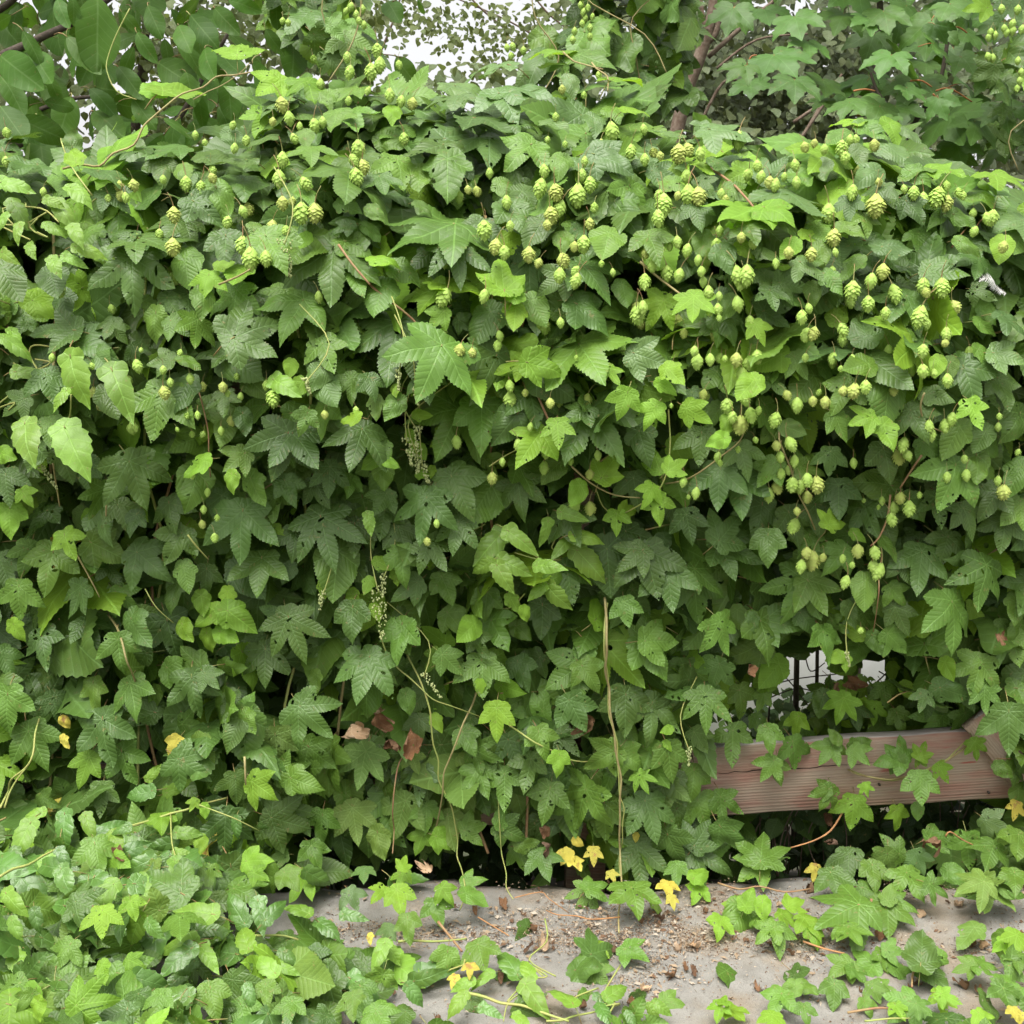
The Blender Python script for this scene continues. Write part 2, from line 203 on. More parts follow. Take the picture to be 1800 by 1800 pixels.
# hop cones: x y length (tile pixels)
CONES = {
(0, 0): "1470 940 100;1490 1070 80;1590 1120 120;1660 1120 110;1590 970 80;1545 1060 50;1480 550 90;1520 620 80;1580 665 50;1655 660 80;1235 660 50;1320 1360 130;1280 1290 100;1400 1360 90;1440 1190 70;1510 1215 60;1270 1115 70;1060 985 70;1110 940 60;980 970 90;915 1130 90;910 1300 100;660 1040 60;640 1030 60;700 975 70;570 1045 50;860 945 50;30 700 60;30 850 60;1205 1170 70;1030 710 50;630 980 60;230 1010 50;1240 780 60;1490 840 90;1700 640 60;1300 740 60;1690 440 60;1540 730 60;1650 310 40;1440 640 50;1080 750 40",
(600, 0): "90 780 100;50 850 80;70 930 100;110 880 90;190 265 80;155 375 95;205 340 90;50 380 80;255 500 80;320 535 70;380 545 70;330 730 70;40 530 50;870 1065 80;755 1210 110;820 1300 90;860 1330 80;990 1340 90;1060 990 110;1125 1015 100;1250 1025 130;1165 1100 100;1100 1135 100;1085 1185 60;1335 1095 60;1310 1180 70;1280 1285 100;1230 1300 60;1160 1375 90;1155 1450 90;1250 1430 60;1250 1480 90;1370 1390 40;1430 1435 45;1420 690 110;1370 760 60;1590 680 60;1600 840 70;1640 810 60;1780 810 110;1285 850 60;1310 970 90;1270 920 70;1700 1080 130;1670 1150 100;1680 1030 70;1780 1030 50;1770 1275 70;1735 1300 50;1600 1335 60;1640 1400 70;1715 1440 90;1790 1450 80;1600 1490 100;1590 1620 80;1555 1660 110;560 1570 110;1530 800 90;1130 615 50;1090 735 40;1180 760 40;1280 500 40;1165 470 50;1360 395 50;830 1770 60;1680 820 50;665 1000 50;710 1010 60;780 910 60;300 340 50;1155 1700 60;890 1190 60;150 480 50;30 300 60;760 1560 80;1070 900 80",
(1200, 0): "300 740 110;390 875 70;350 920 70;420 930 70;460 960 70;495 975 80;590 870 70;640 775 60;700 755 50;750 785 60;840 780 90;860 830 70;885 735 60;915 735 60;1010 765 70;30 1025 120;80 1035 110;20 930 80;205 1020 60;230 1050 50;90 810 80;20 790 80;900 1015 90;1020 1080 130;770 1120 110;800 1250 100;800 1330 50;1165 995 50;1220 1015 80;1270 1050 80;1355 1040 120;1400 1070 90;1390 980 60;1450 1020 60;1640 1145 90;1550 1220 60;1700 1300 70;30 1320 80;85 1370 60;195 1215 60;310 1250 60;370 1285 70;280 1450 110;340 1450 120;320 1490 90;100 1430 60;110 1485 60;135 1540 80;190 1560 50;285 1600 90;185 1630 70;145 1640 60;190 1675 40;630 1670 80;660 1625 60;660 1765 80;700 1760 80;830 1740 80;900 1530 110;1000 1480 90;1060 1430 90;1105 1550 110;980 1600 90;1070 1650 70;1270 1505 90;1365 1515 110;1280 1545 60;1265 1670 130;1390 1760 80;1420 1620 80;680 1340 80;1030 960 50;600 960 70;540 930 50;355 1695 70;560 1330 70;490 1390 60;1600 1150 70;1480 1030 50",
(0, 600): "275 85 50;375 60 40;410 90 50;480 130 40;715 130 80;745 45 30;860 150 50;955 60 40;895 215 50;860 270 80;1000 195 60;1175 240 60;1270 290 50;1405 230 60;1435 300 100;1250 185 40;1040 390 50;990 395 40;1215 420 60;1165 470 50;1010 490 40;1075 490 40;710 455 50;650 380 30;930 465 30;1200 275 40;1095 795 50;1075 885 50;1060 965 50;1145 930 40;1130 1035 55;1710 385 50;1020 710 40",
(600, 600): "630 50 80;690 60 60;830 20 70;885 235 70;890 305 100;970 270 45;1100 325 60;1215 565 80;930 550 80;1080 580 80;1070 665 80;850 635 50;795 720 70;605 530 80;1350 600 60;1240 870 100;1310 880 80;1310 700 60;1330 145 40;1355 115 30;1240 85 30;1000 450 50;1740 340 30;450 1055 50;500 960 50;1210 630 50;75 360 40",
(1200, 600): "65 50 60;80 105 90;145 95 70;225 90 40;285 95 80;350 115 80;390 80 80;310 175 90;235 340 90;315 310 80;265 400 70;310 440 110;355 390 90;405 365 50;500 415 90;605 335 90;540 285 60;650 85 50;800 90 70;685 315 60;725 270 40;755 320 70;850 260 60;910 260 90;965 240 80;835 145 40;895 85 40;1270 50 80;1265 155 80;1320 170 60;1395 205 80;1390 10 50;1300 450 80;1310 490 80;1425 410 80;1380 445 80;1170 545 90;1130 610 90;1100 645 90;1175 600 70;900 640 60;1395 715 60;1495 705 70;1665 735 60;1695 795 90;1775 585 40;1485 620 50;1665 450 50;1670 395 40;550 545 90;510 610 70;590 630 70;490 550 60;555 680 60;455 810 90;490 770 80;520 700 70;580 755 90;620 765 80;655 730 80;705 755 100;655 820 70;600 895 50;600 975 90;690 1155 110;630 1185 80;655 1115 70;745 1140 50;870 1270 80;925 1105 80;1010 1115 80;1000 1190 80;1050 1215 100;845 1145 50;895 1180 40;1150 825 70;1115 880 80;1195 880 90;1095 940 80;1050 840 50;955 840 30;1035 875 30;1250 810 40;380 520 40;295 570 40;190 610 60;75 800 70;30 820 30;10 740 60;195 640 40;940 1525 40;115 280 60",
}
TREE_CONES = "900 80 14;898 97 14;920 87 14;967 95 14;1020 7 12;1027 20 14;1033 13 14;1023 40 14;1037 47 14;1010 53 14;1037 62 14;1007 68 14;890 82 14;1030 30 13;1042 28 12;618 10 16;626 24 16;637 14 15;612 18 14;630 35 14;640 42 14;650 48 14;1790 15 16;1783 40 16;1770 55 15;1760 14 16;1750 60 14;1742 55 14;1738 64 14;1735 98 15;1745 100 15;1790 105 14;1795 125 14;1792 140 14;1788 155 14;1765 48 14;1782 52 16;1798 50 16;1500 35 15;1510 32 14;1494 38 14;497 35 12;506 38 12"
# bines and shoots: pixel polylines (full picture), radius in mm, tint
STEMS = """
110 297;175 292;235 255;270 205;320 165;380 135;440 127|2.6|s
228 15;205 60;190 100;188 125;205 160;240 175|1.6|g
340 175;390 150;420 130;440 110|1.3|s
1063 1050;1066 1120;1064 1180;1072 1250;1080 1290;1092 1370;1090 1440;1092 1540;1088 1640|3.4|s
1068 1060;1062 1120;1069 1190;1071 1260;1084 1300;1088 1370;1094 1450;1090 1540|2.2|g
870 1240;890 1270;940 1305;1000 1335;1040 1338;1080 1320|2.4|g
715 1150;740 1200;755 1245;762 1310;780 1390;800 1450;812 1530;818 1570;808 1600|2.4|g
838 1215;815 1270;800 1310;780 1360;778 1395;770 1440;762 1470|2.6|s
667 1110;680 1150;700 1175;740 1210;790 1240;850 1262|2.0|g
875 1360;876 1410;880 1480;890 1560;902 1580|1.8|g
718 1320;702 1340;694 1380;690 1430;690 1500|2.0|r
0 1420;20 1370;45 1350;70 1260|3.0|g
8 1420;30 1370;50 1345|2.6|g
430 1330;432 1380|3.0|s
190 1080;215 1130;235 1190;245 1230|3.0|s
135 975;160 1020;175 1050|2.0|s
93 815;100 860;105 890|2.4|s
187 880;186 920|2.2|s
330 940;345 960;366 983|2.2|g
255 1035;275 1068;305 1095|1.6|g
350 690;358 720;366 760;370 840|2.0|r
925 655;945 695;965 740;985 780;1005 820|3.2|r
1005 820;1040 850;1080 870;1125 875|2.4|s
1175 720;1178 780;1172 830;1155 865;1120 890;1085 905;1060 890;1048 860|2.0|g
1170 850;1200 845;1230 830;1270 800;1300 775;1312 745;1318 720|2.0|s
1310 620;1305 700;1295 760|1.8|r
1365 720;1380 800;1400 860;1420 900;1438 940;1460 955|2.6|s
1620 800;1600 830;1582 858|2.8|r
1565 870;1560 910;1545 945;1530 960|2.6|r
1548 950;1545 1040;1540 1080;1535 1110|1.8|r
1625 690;1618 715;1628 745;1660 760|2.2|s
1720 1285;1700 1310;1650 1345;1612 1360;1560 1370;1510 1362;1490 1352|3.4|s
1490 1352;1525 1365;1570 1372;1615 1358;1660 1338;1700 1300|2.4|g
1480 1430;1460 1460;1430 1478;1390 1490|2.6|n
1662 1470;1670 1462;1690 1475;1710 1485|2.2|n
1240 290;1290 325;1325 365;1335 390|3.2|r
1125 460;1160 490;1200 520|3.0|s
640 485;700 540;745 585|3.0|r
595 430;620 465;650 500|2.8|r
385 500;420 485;440 473|2.2|s
860 820;890 800;930 780|1.4|g
0 1541;50 1520;105 1490|3.2|g
213 1457;300 1430;350 1415;400 1402|3.2|g
350 1415;390 1430;415 1440;455 1460|1.8|g
300 1430;302 1480;310 1510|2.0|g
432 1645;500 1645;540 1657|3.0|g
540 1657;520 1700;518 1690|1.8|g
820 1745;880 1763;940 1775;1000 1795|3.4|g
892 1760;910 1740;918 1735|2.0|g
930 1740;895 1760;885 1795|1.8|g
960 1795;1040 1780;1090 1765|2.4|g
700 1655;760 1655;820 1650|3.0|g
770 1620;790 1645;812 1672|3.4|r
1090 1612;1040 1616;980 1608;960 1600|1.8|n
905 1578;950 1568;965 1580;1000 1605|1.4|n
840 1612;870 1630;895 1645|1.6|n
1262 1552;1300 1563;1335 1558;1380 1568;1425 1562|2.6|r
1412 1655;1450 1668;1485 1676|2.6|n
1532 1580;1527 1610;1524 1640|3.0|r
1618 1690;1605 1710;1603 1735|2.8|r
1490 1780;1540 1772;1600 1770|2.6|r
1520 1795;1600 1790|2.0|g
1040 110;1050 122;1068 135;1068 160|2.2|s
990 92;1005 105;1015 110;1060 122|2.4|s
"""
# blossom racemes of the knotweed: x y length px lean
RACEMES = "500 455 70 5;735 770 40 -5;715 795 50 10;733 812 45 0;742 830 40 15;700 668 35 0;730 697 30 10;665 1080 95 4;673 1030 40 0;535 680 30 20;567 1055 35 -10;745 1205 45 40;75 840 40 35;1490 1160 25 10;1212 1330 35 0"
# dead leaves: x y size px tint (b brown, t tan, k dark)
DEAD = "670 1270 70 b;690 1310 60 b;640 1290 50 t;720 1322 50 b;660 1250 45 t;955 1460 40 b;970 1495 40 k;885 1592 48 b;935 1632 40 b;955 1660 60 t;930 1668 40 k;987 1588 14 b;835 1602 30 b;800 1595 26 k;1160 1615 40 k;1127 1622 36 b;1080 1672 30 k;1180 1715 50 b;1112 1763 40 b;1135 1738 40 t;1190 1665 40 t;1222 1664 50 t;1180 1640 24 t;1425 1565 50 b;1448 1553 34 t;1685 1590 46 t;1645 1475 46 b;1548 1648 44 b;1490 1690 30 b;1390 1676 30 b;1330 1735 36 b;1395 1780 36 b;1437 1760 20 b;1612 1730 30 k;1690 1730 50 b;1720 1740 40 b;1730 1665 40 t;1710 1660 34 b;1795 1700 40 b;1455 1440 40 b;1465 1480 24 k;140 1740 60 b;125 1720 40 k;150 1755 40 t;1220 1710 36 k;1205 1700 30 b;1795 1640 20 b;575 1640 40 k;590 1660 30 b;650 1720 34 k;730 1710 36 b;770 1790 30 b;880 1720 40 k;1025 1770 40 k;1345 1608 30 b;1290 1650 22 b;1600 1735 26 b;1510 1205 40 b;1475 1215 46 b;1470 1300 34 b;1320 1180 40 b;1030 1275 50 b;210 1505 30 b;1760 1125 40 b;745 1525 45 t;1750 1790 36 k;1265 1625 30 b;1370 1590 26 t;1620 1610 36 t;1560 1610 20 t;1240 1600 24 b"
# ---------------------------------------------------------------- helpers
def node_mat(name):
    m = bpy.data.materials.new(name)
    m.use_nodes = True
    t = m.node_tree
    t.nodes.clear()
    return m, t

class G:
    """tiny node-graph helper"""
    def __init__(s, t): s.t = t
    def n(s, typ, **kw):
        nd = s.t.nodes.new(typ)
        for k, v in kw.items():
            setattr(nd, k, v)
        return nd
    def link(s, a, b): s.t.links.new(a, b)
    def val(s, sock, v):
        if hasattr(v, 'is_linked') or isinstance(v, bpy.types.NodeSocket): s.link(v, sock)
        else: sock.default_value = v
    def math(s, op, a, b=None, c=None, clamp=False):
        nd = s.n('ShaderNodeMath', operation=op, use_clamp=clamp)
        s.val(nd.inputs[0], a)
        if b is not None: s.val(nd.inputs[1], b)
        if c is not None: s.val(nd.inputs[2], c)
        return nd.outputs[0]
    def smooth(s, x, a, b):
        nd = s.n('ShaderNodeMapRange', interpolation_type='SMOOTHSTEP')
        s.val(nd.inputs[0], x)
        nd.inputs[1].default_value = a
        nd.inputs[2].default_value = b
        return nd.outputs[0]
    def mix(s, f, a, b, typ='MIX'):
        nd = s.n('ShaderNodeMix', data_type='RGBA', blend_type=typ)
        s.val(nd.inputs[0], f)
        for i, v in ((6, a), (7, b)):
            if isinstance(v, tuple): nd.inputs[i].default_value = v if len(v) == 4 else (*v, 1)
            else: s.link(v, nd.inputs[i])
        return nd.outputs[2]
    def noise(s, vec, scale, detail=3, rough=.55):
        nd = s.n('ShaderNodeTexNoise')
        nd.inputs['Scale'].default_value = scale
        nd.inputs['Detail'].default_value = detail
        nd.inputs['Roughness'].default_value = rough
        if vec is not None: s.link(vec, nd.inputs['Vector'])
        return nd.outputs['Fac']

def at_rnd(g):
    return g.math('FRACT', g.math('ADD', g.n('ShaderNodeAttribute', attribute_name='rnd').outputs['Fac'], g.n('ShaderNodeObjectInfo').outputs['Random']))

def leaf_mat(name, col, veins=9.0, relief=.32, vcol=None, trans=.18, tcol=None, rough=.5, spec=.35, var=.28, under=None, blotch=0.0, bcol=(.25, .16, .05)):
    m, t = node_mat(name)
    g = G(t)
    uv = g.n('ShaderNodeUVMap', uv_map='UVMap')
    sep = g.n('ShaderNodeSeparateXYZ')
    g.link(uv.outputs[0], sep.inputs[0])
    u, v = sep.outputs[0], sep.outputs[1]
    av = g.math('ABSOLUTE', v)
    mid = g.math('SUBTRACT', 1.0, g.smooth(av, .004, .017))
    wv = g.math('MULTIPLY', g.math('SUBTRACT', u, g.math('MULTIPLY', av, .85)), g.math('ADD', veins - 1.0, g.math('MULTIPLY', g.math('FRACT', g.math('MULTIPLY', at_rnd(g), 3.7)), 2.5)))
    tri = g.math('MULTIPLY', g.math('ABSOLUTE', g.math('SUBTRACT', g.math('FRACT', wv), .5)), 2.0)
    sec = g.smooth(tri, .84, 1.0)
    at = g.n('ShaderNodeAttribute', attribute_name='rnd')
    oi = g.n('ShaderNodeObjectInfo')
    rnd = g.math('FRACT', g.math('ADD', at.outputs['Fac'], oi.outputs['Random']))
    rnd2 = g.math('FRACT', g.math('MULTIPLY', rnd, 7.31))
    geo = g.n('ShaderNodeNewGeometry')
    nz = g.noise(geo.outputs['Position'], 70, 2)
    nz2 = g.noise(geo.outputs['Position'], 420, 0)
    dark = tuple(c * (1 - var) for c in col)
    lite = tuple(min(1, c * (1 + var)) for c in col)
    warm = (min(1, col[0] * 1.45), col[1] * 1.1, col[2] * .75)
    c = g.mix(rnd, dark, lite)
    c = g.mix(g.math('MULTIPLY', rnd2, .45), c, warm)
    c = g.mix(g.math('MULTIPLY', g.smooth(nz, .35, .75), .35), c, tuple(x * .72 for x in col))
    vc = vcol or tuple(min(1, x * 1.7 + .03) for x in col)
    c = g.mix(g.math('MULTIPLY', mid, .42), c, vc)
    c = g.mix(g.math('MULTIPLY', sec, .30), c, vc)
    if blotch > 0:
        b = g.smooth(g.noise(geo.outputs['Position'], 38, 5, .65), .66 - blotch, .74 - blotch)
        c = g.mix(b, c, bcol)
    else:                                         # a few brown specks
        b = g.smooth(g.math('ADD', nz, g.math('MULTIPLY', nz2, .4)), .90, .97)
        c = g.mix(g.math('MULTIPLY', b, .5), c, (.22, .17, .06))
    un = under or tuple(min(1, x * 1.25 + .025) for x in col)
    c = g.mix(g.math('MULTIPLY', geo.outputs['Backfacing'], .55), c, un)
    h = g.math('ADD', g.math('MULTIPLY', g.math('POWER', tri, 2.2), -.6), g.math('MULTIPLY', mid, -.5))
    h = g.math('ADD', h, g.math('MULTIPLY', nz2, .35))
    bp = g.n('ShaderNodeBump')
    bp.inputs['Strength'].default_value = relief
    bp.inputs['Distance'].default_value = .0035
    g.link(h, bp.inputs['Height'])
    p = g.n('ShaderNodeBsdfPrincipled')
    g.link(c, p.inputs['Base Color'])
    g.val(p.inputs['Roughness'], g.math('ADD', rough - .06, g.math('MULTIPLY', nz, .14)))
    p.inputs['Specular IOR Level'].default_value = spec
    g.link(bp.outputs[0], p.inputs['Normal'])
    tr = g.n('ShaderNodeBsdfTranslucent')
    tc = tcol or (min(1, col[0] * 1.9 + .02), min(1, col[1] * 1.7 + .02), col[2] * .6)
    g.val(tr.inputs['Color'], g.mix(.75, c, tc))
    ms = g.n('ShaderNodeMixShader')
    ms.inputs[0].default_value = trans
    g.link(p.outputs[0], ms.inputs[1])
    g.link(tr.outputs[0], ms.inputs[2])
    out = g.n('ShaderNodeOutputMaterial')
    g.link(ms.outputs[0], out.inputs[0])
    return m

def plain_mat(name, col, rough=.7, spec=.3, scale=40, amp=.35, col2=None, bump_d=0.0, trans=0.0):
    m, t = node_mat(name)
    g = G(t)
    geo = g.n('ShaderNodeNewGeometry')
    oi = g.n('ShaderNodeObjectInfo')
    at = g.n('ShaderNodeAttribute', attribute_name='rnd')
    rnd = g.math('FRACT', g.math('ADD', at.outputs['Fac'], oi.outputs['Random']))
    nz = g.noise(geo.outputs['Position'], scale, 4)
    c2 = col2 or tuple(c * (1 - amp) for c in col)
    c = g.mix(g.smooth(nz, .3, .7), col, c2)
    c = g.mix(g.math('MULTIPLY', rnd, .32), c, tuple(x * .6 for x in col))
    p = g.n('ShaderNodeBsdfPrincipled')
    g.link(c, p.inputs['Base Color'])
    p.inputs['Roughness'].default_value = rough
    p.inputs['Specular IOR Level'].default_value = spec
    if bump_d:
        bp = g.n('ShaderNodeBump')
        bp.inputs['Strength'].default_value = .6
        bp.inputs['Distance'].default_value = bump_d
        g.link(nz, bp.inputs['Height'])
        g.link(bp.outputs[0], p.inputs['Normal'])
    out = g.n('ShaderNodeOutputMaterial')
    if trans:
        tr = g.n('ShaderNodeBsdfTranslucent')
        g.link(c, tr.inputs['Color'])
        ms = g.n('ShaderNodeMixShader')
        ms.inputs[0].default_value = trans
        g.link(p.outputs[0], ms.inputs[1])
        g.link(tr.outputs[0], ms.inputs[2])
        g.link(ms.outputs[0], out.inputs[0])
    else:
        g.link(p.outputs[0], out.inputs[0])
    return m

MAT = {
    'd': leaf_mat('hop_leaf_dark', (.062, .126, .024), rough=.42, spec=.34),
    'b': leaf_mat('hop_leaf_bluish', (.082, .158, .042), rough=.42, spec=.40, vcol=(.15, .25, .11)),
    'm': leaf_mat('hop_leaf_green', (.088, .178, .026), rough=.44, spec=.32),
    'l': leaf_mat('hop_leaf_young', (.165, .315, .034), rough=.48, spec=.25, trans=.36),
    'y': leaf_mat('hop_leaf_yellow', (.40, .38, .07), rough=.65, spec=.2, blotch=.10, bcol=(.3, .17, .06), vcol=(.45, .42, .08)),
    'o': leaf_mat('hop_leaf_olive', (.105, .190, .036), rough=.55, spec=.28, blotch=.0),
    'cl': leaf_mat('clematis_leaf_young', (.140, .265, .036), veins=4.5, rough=.42, spec=.34, trans=.26),
    'cm': leaf_mat('clematis_leaf_green', (.075, .165, .030), veins=4.5, rough=.38, spec=.5),
    'w': leaf_mat('walnut_leaf', (.055, .135, .018), veins=8, relief=.12, rough=.5, spec=.2, vcol=(.16, .26, .08), trans=.42),
    'a': leaf_mat('maple_leaf', (.070, .160, .030), veins=5, relief=.15, rough=.5, spec=.35, trans=.36),
    'p': leaf_mat('poplar_leaf', (.100, .135, .065), veins=4, rough=.45, spec=.35, under=(.24, .28, .20), trans=.25),
    'i': leaf_mat('birch_leaf', (.085, .120, .032), veins=4, rough=.5, spec=.3, trans=.3),
    'f': leaf_mat('far_leaf', (.085, .120, .055), veins=4, rough=.6, spec=.2, trans=.3),
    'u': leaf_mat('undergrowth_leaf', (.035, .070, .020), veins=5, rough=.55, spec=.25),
    'x': leaf_mat('dry_leaf_brown', (.135, .075, .040), veins=8, rough=.75, spec=.15, trans=.12, tcol=(.3, .16, .07), var=.45, under=(.22, .14, .085)),
    't': leaf_mat('dry_leaf_tan', (.36, .265, .175), veins=8, rough=.75, spec=.15, trans=.15, tcol=(.5, .35, .2), var=.3, under=(.42, .32, .23)),
    'k': leaf_mat('dry_leaf_dark', (.085, .050, .030), veins=8, rough=.75, spec=.15, trans=.05, tcol=(.2, .1, .05), var=.4),
    'pet': plain_mat('petiole', (.22, .26, .08), rough=.6, col2=(.25, .12, .06)),
    'petr': plain_mat('petiole_red', (.42, .17, .06), rough=.55),
    's': plain_mat('bine_straw', (.32, .29, .12), rough=.65, scale=60, col2=(.24, .18, .08)),
    'g': plain_mat('bine_green', (.27, .34, .09), rough=.6, scale=60, col2=(.33, .31, .10)),
    'r': plain_mat('bine_reddish', (.26, .13, .07), rough=.6, scale=60, col2=(.30, .22, .10)),
    'n': plain_mat('bine_dry', (.42, .21, .08), rough=.7, scale=60, col2=(.30, .16, .08)),
    'cone': plain_mat('hop_cone', (.40, .60, .11), rough=.6, spec=.2, scale=150, col2=(.47, .64, .17), trans=.3),
    'cone2': plain_mat('hop_cone_ripe', (.46, .58, .13), rough=.6, spec=.2, scale=220, col2=(.46, .50, .15), trans=.25),
    'flower': plain_mat('knotweed_blossom', (.50, .56, .26), rough=.8, scale=200, col2=(.34, .40, .14), trans=.2),
    'bark': plain_mat('bark', (.13, .085, .060), rough=.85, scale=60, col2=(.22, .17, .13), bump_d=.006),
    'barkd': plain_mat('bark_dark', (.060, .045, .035), rough=.85, scale=80, col2=(.10, .08, .06), bump_d=.004),
    'barkg': plain_mat('bark_grey', (.27, .25, .22), rough=.85, scale=60, col2=(.16, .14, .12), bump_d=.004),
}

def inpoly(P, poly):
    x, y = P[:, 0], P[:, 1]
    q = np.asarray(poly)
    x0, y0 = q[:, 0], q[:, 1]
    x1, y1 = np.roll(x0, -1), np.roll(y0, -1)
    r = np.zeros(len(P), bool)
    for a, b, c, d in zip(x0, y0, x1, y1):
        if b == d: continue
        k = ((b > y) != (d > y)) & (x < (c - a) * (y - b) / (d - b) + a)
        r ^= k
    return r

def lobe(ang, L, W, n, peak=.5, k=1.5, tooth=.07, back=0.0, rs=random):
    """serrated ovate outline of one lobe"""
    a, b = peak * k, (1 - peak) * k
    h = lambda t: W * (max(t, 0) / peak) ** a * (max(1 - t, 0) / (1 - peak)) ** b
    side = []
    for i in range(n):
        t0 = (i + .05) / n
        t1 = (i + .78 + rs.uniform(-.08, .08)) / n
        if i: side.append((t0, h(t0) * (1 - .2 * tooth)))
        side.append((t1, h(t1) * (1 + tooth * .5) + tooth * W * .9 * min(1, 5 * (1 - t1))))
    pts = [(0.0, 0.0)] + [(t, x) for t, x in side] + [(1.0, 0.0)] + [(t, -x) for t, x in reversed(side)]
    ca, sa = math.cos(ang), math.sin(ang)
    out = []
    for t, x in pts:
        y = t * (L + back) - back
        out.append((y * sa + x * ca, y * ca - x * sa))
    return out

def blade(lobes, spacing, seed, fold=.16, droop=.22, wav=.03, holes=0, curl=0.0, petiole=True, pet_red=False, crumple=0.0):
    """lobes: list of (angle deg, length, halfwidth, teeth, peak, k, tooth, back) -> template dict"""
    rs = random.Random(seed)
    polys = [lobe(R(a), L, W, n, pk, k, th, bk, rs) for a, L, W, n, pk, k, th, bk in lobes]
    V, F = [], []
    for p in polys:
        s = len(V)
        V += p
        F.append(list(range(s, s + len(p))))
    allp = np.array(V)
    lo, hi = allp.min(0), allp.max(0)
    P = []
    yy = lo[1]
    row = 0
    while yy < hi[1]:
        xx = lo[0] + (row % 2) * spacing / 2
        while xx < hi[0]:
            P.append((xx + rs.uniform(-.2, .2) * spacing, yy + rs.uniform(-.2, .2) * spacing))
            xx += spacing
        yy += spacing * .87
        row += 1
    P = np.array(P)
    ins = np.zeros(len(P), bool)
    for p in polys: ins |= inpoly(P, p)
    P = P[ins]
    hp = []
    for _ in range(holes):
        c = P[rs.randrange(len(P))]
        r0 = rs.uniform(.010, .035) if rs.random() < .88 else rs.uniform(.035, .06)
        el = rs.uniform(1, 2.6)
        th = rs.uniform(0, math.pi)
        loop = []
        for q in range(7):
            a = q / 7 * 2 * math.pi
            rr = r0 * rs.uniform(.6, 1.15)
            x, y = rr * math.cos(a) * el, rr * math.sin(a)
            loop.append((c[0] + x * math.cos(th) - y * math.sin(th), c[1] + x * math.sin(th) + y * math.cos(th)))
        hp.append(loop)
    for l in hp:
        s = len(V)
        V += l
        F.append(list(range(s, s + len(l))))
        if len(P): P = P[~inpoly(P, l)]
    V = V + [tuple(q) for q in P]
    r = delaunay_2d_cdt([Vector(v) for v in V], [], F, 0, 1e-5)
    vs = np.array([(v.x, v.y) for v in r[0]])
    fs = []
    for f in r[2]:
        for q in range(1, len(f) - 1):
            fs.append((f[0], f[q], f[q + 1]))
    fs = np.array(fs)
    cen = vs[fs].mean(1)
    e1 = vs[fs[:, 1]] - vs[fs[:, 0]]
    e2 = vs[fs[:, 2]] - vs[fs[:, 0]]
    ar = e1[:, 0] * e2[:, 1] - e1[:, 1] * e2[:, 0]
    keep = np.zeros(len(fs), bool)
    for p in polys: keep |= inpoly(cen, p)
    for l in hp: keep &= ~inpoly(cen, l)
    keep &= np.abs(ar) > 1e-7
    fs, ar, cen = fs[keep], ar[keep], cen[keep]
    fs[ar < 0] = fs[ar < 0][:, ::-1]
    used = np.unique(fs)
    mp = -np.ones(len(vs), int)
    mp[used] = np.arange(len(used))
    vs = vs[used]
    fs = mp[fs]
    angs = np.array([R(l[0]) for l in lobes])
    ax = np.stack([np.sin(angs), np.cos(angs)], 1)
    pp = np.stack([np.cos(angs), -np.sin(angs)], 1)
    def lobe_of(Q):
        th = np.arctan2(Q[:, 0], Q[:, 1])
        d = np.abs((th[:, None] - angs[None] + math.pi) % (2 * math.pi) - math.pi)
        return d.argmin(1)
    li = lobe_of(vs)
    vv = np.abs((vs * pp[li]).sum(1))
    rr = np.hypot(vs[:, 0], vs[:, 1])
    ph = rs.uniform(0, 6)
    z = fold * vv - droop * rr ** 2 * (.6 + .4 * np.cos(np.arctan2(vs[:, 0], vs[:, 1]))) + wav * np.sin(vs[:, 0] * 9 + ph) * np.sin(vs[:, 1] * 7 + ph * 2) * (rr + .2)
    z -= curl * np.abs(vs[:, 0]) ** 2 * 1.2
    V3 = np.column_stack([vs[:, 0], vs[:, 1], z])
    if crumple:
        for q in range(3):
            fq = 3 + 3 * q
            V3[:, 2] += crumple * .3 / (q + 1) * np.sin(V3[:, 0] * fq + rs.uniform(0, 6)) * np.cos(V3[:, 1] * fq + rs.uniform(0, 6))
        a = V3[:, 0] * crumple * 5.0                    # roll the sides up
        rad = 1 / (crumple * 5.0)
        V3[:, 0], V3[:, 2] = np.sin(a) * rad * .8, V3[:, 2] + (1 - np.cos(a)) * rad * .7
        b = (V3[:, 1] - .3) * crumple * 3.2
        rad = 1 / (crumple * 3.2)
        V3[:, 2] += (1 - np.cos(b)) * rad * .6
        V3[:, 1] = np.sin(b) * rad
    fl = lobe_of(cen)
    uvs = np.zeros((len(fs), 3, 2))
    for k in range(3):
        q = vs[fs[:, k]]
        uvs[:, k, 0] = (q * ax[fl]).sum(1)
        uvs[:, k, 1] = (q * pp[fl]).sum(1)
    mi = np.zeros(len(fs), int)
    if petiole:
        tv, tf = tube([Vector((0, .03, .004)), Vector((0, -.10, -.03)), Vector((.01, -.26, -.13)), Vector((.02, -.42, -.30))], [.011, .012, .012, .014], 4)
        off = len(V3)
        V3 = np.vstack([V3, tv])
        fs = np.vstack([fs, tf + off])
        uvs = np.concatenate([uvs, np.full((len(tf), 3, 2), .3)])
        mi = np.concatenate([mi, np.ones(len(tf), int)])
    return dict(v=V3, f=fs, uv=uvs, mi=mi)

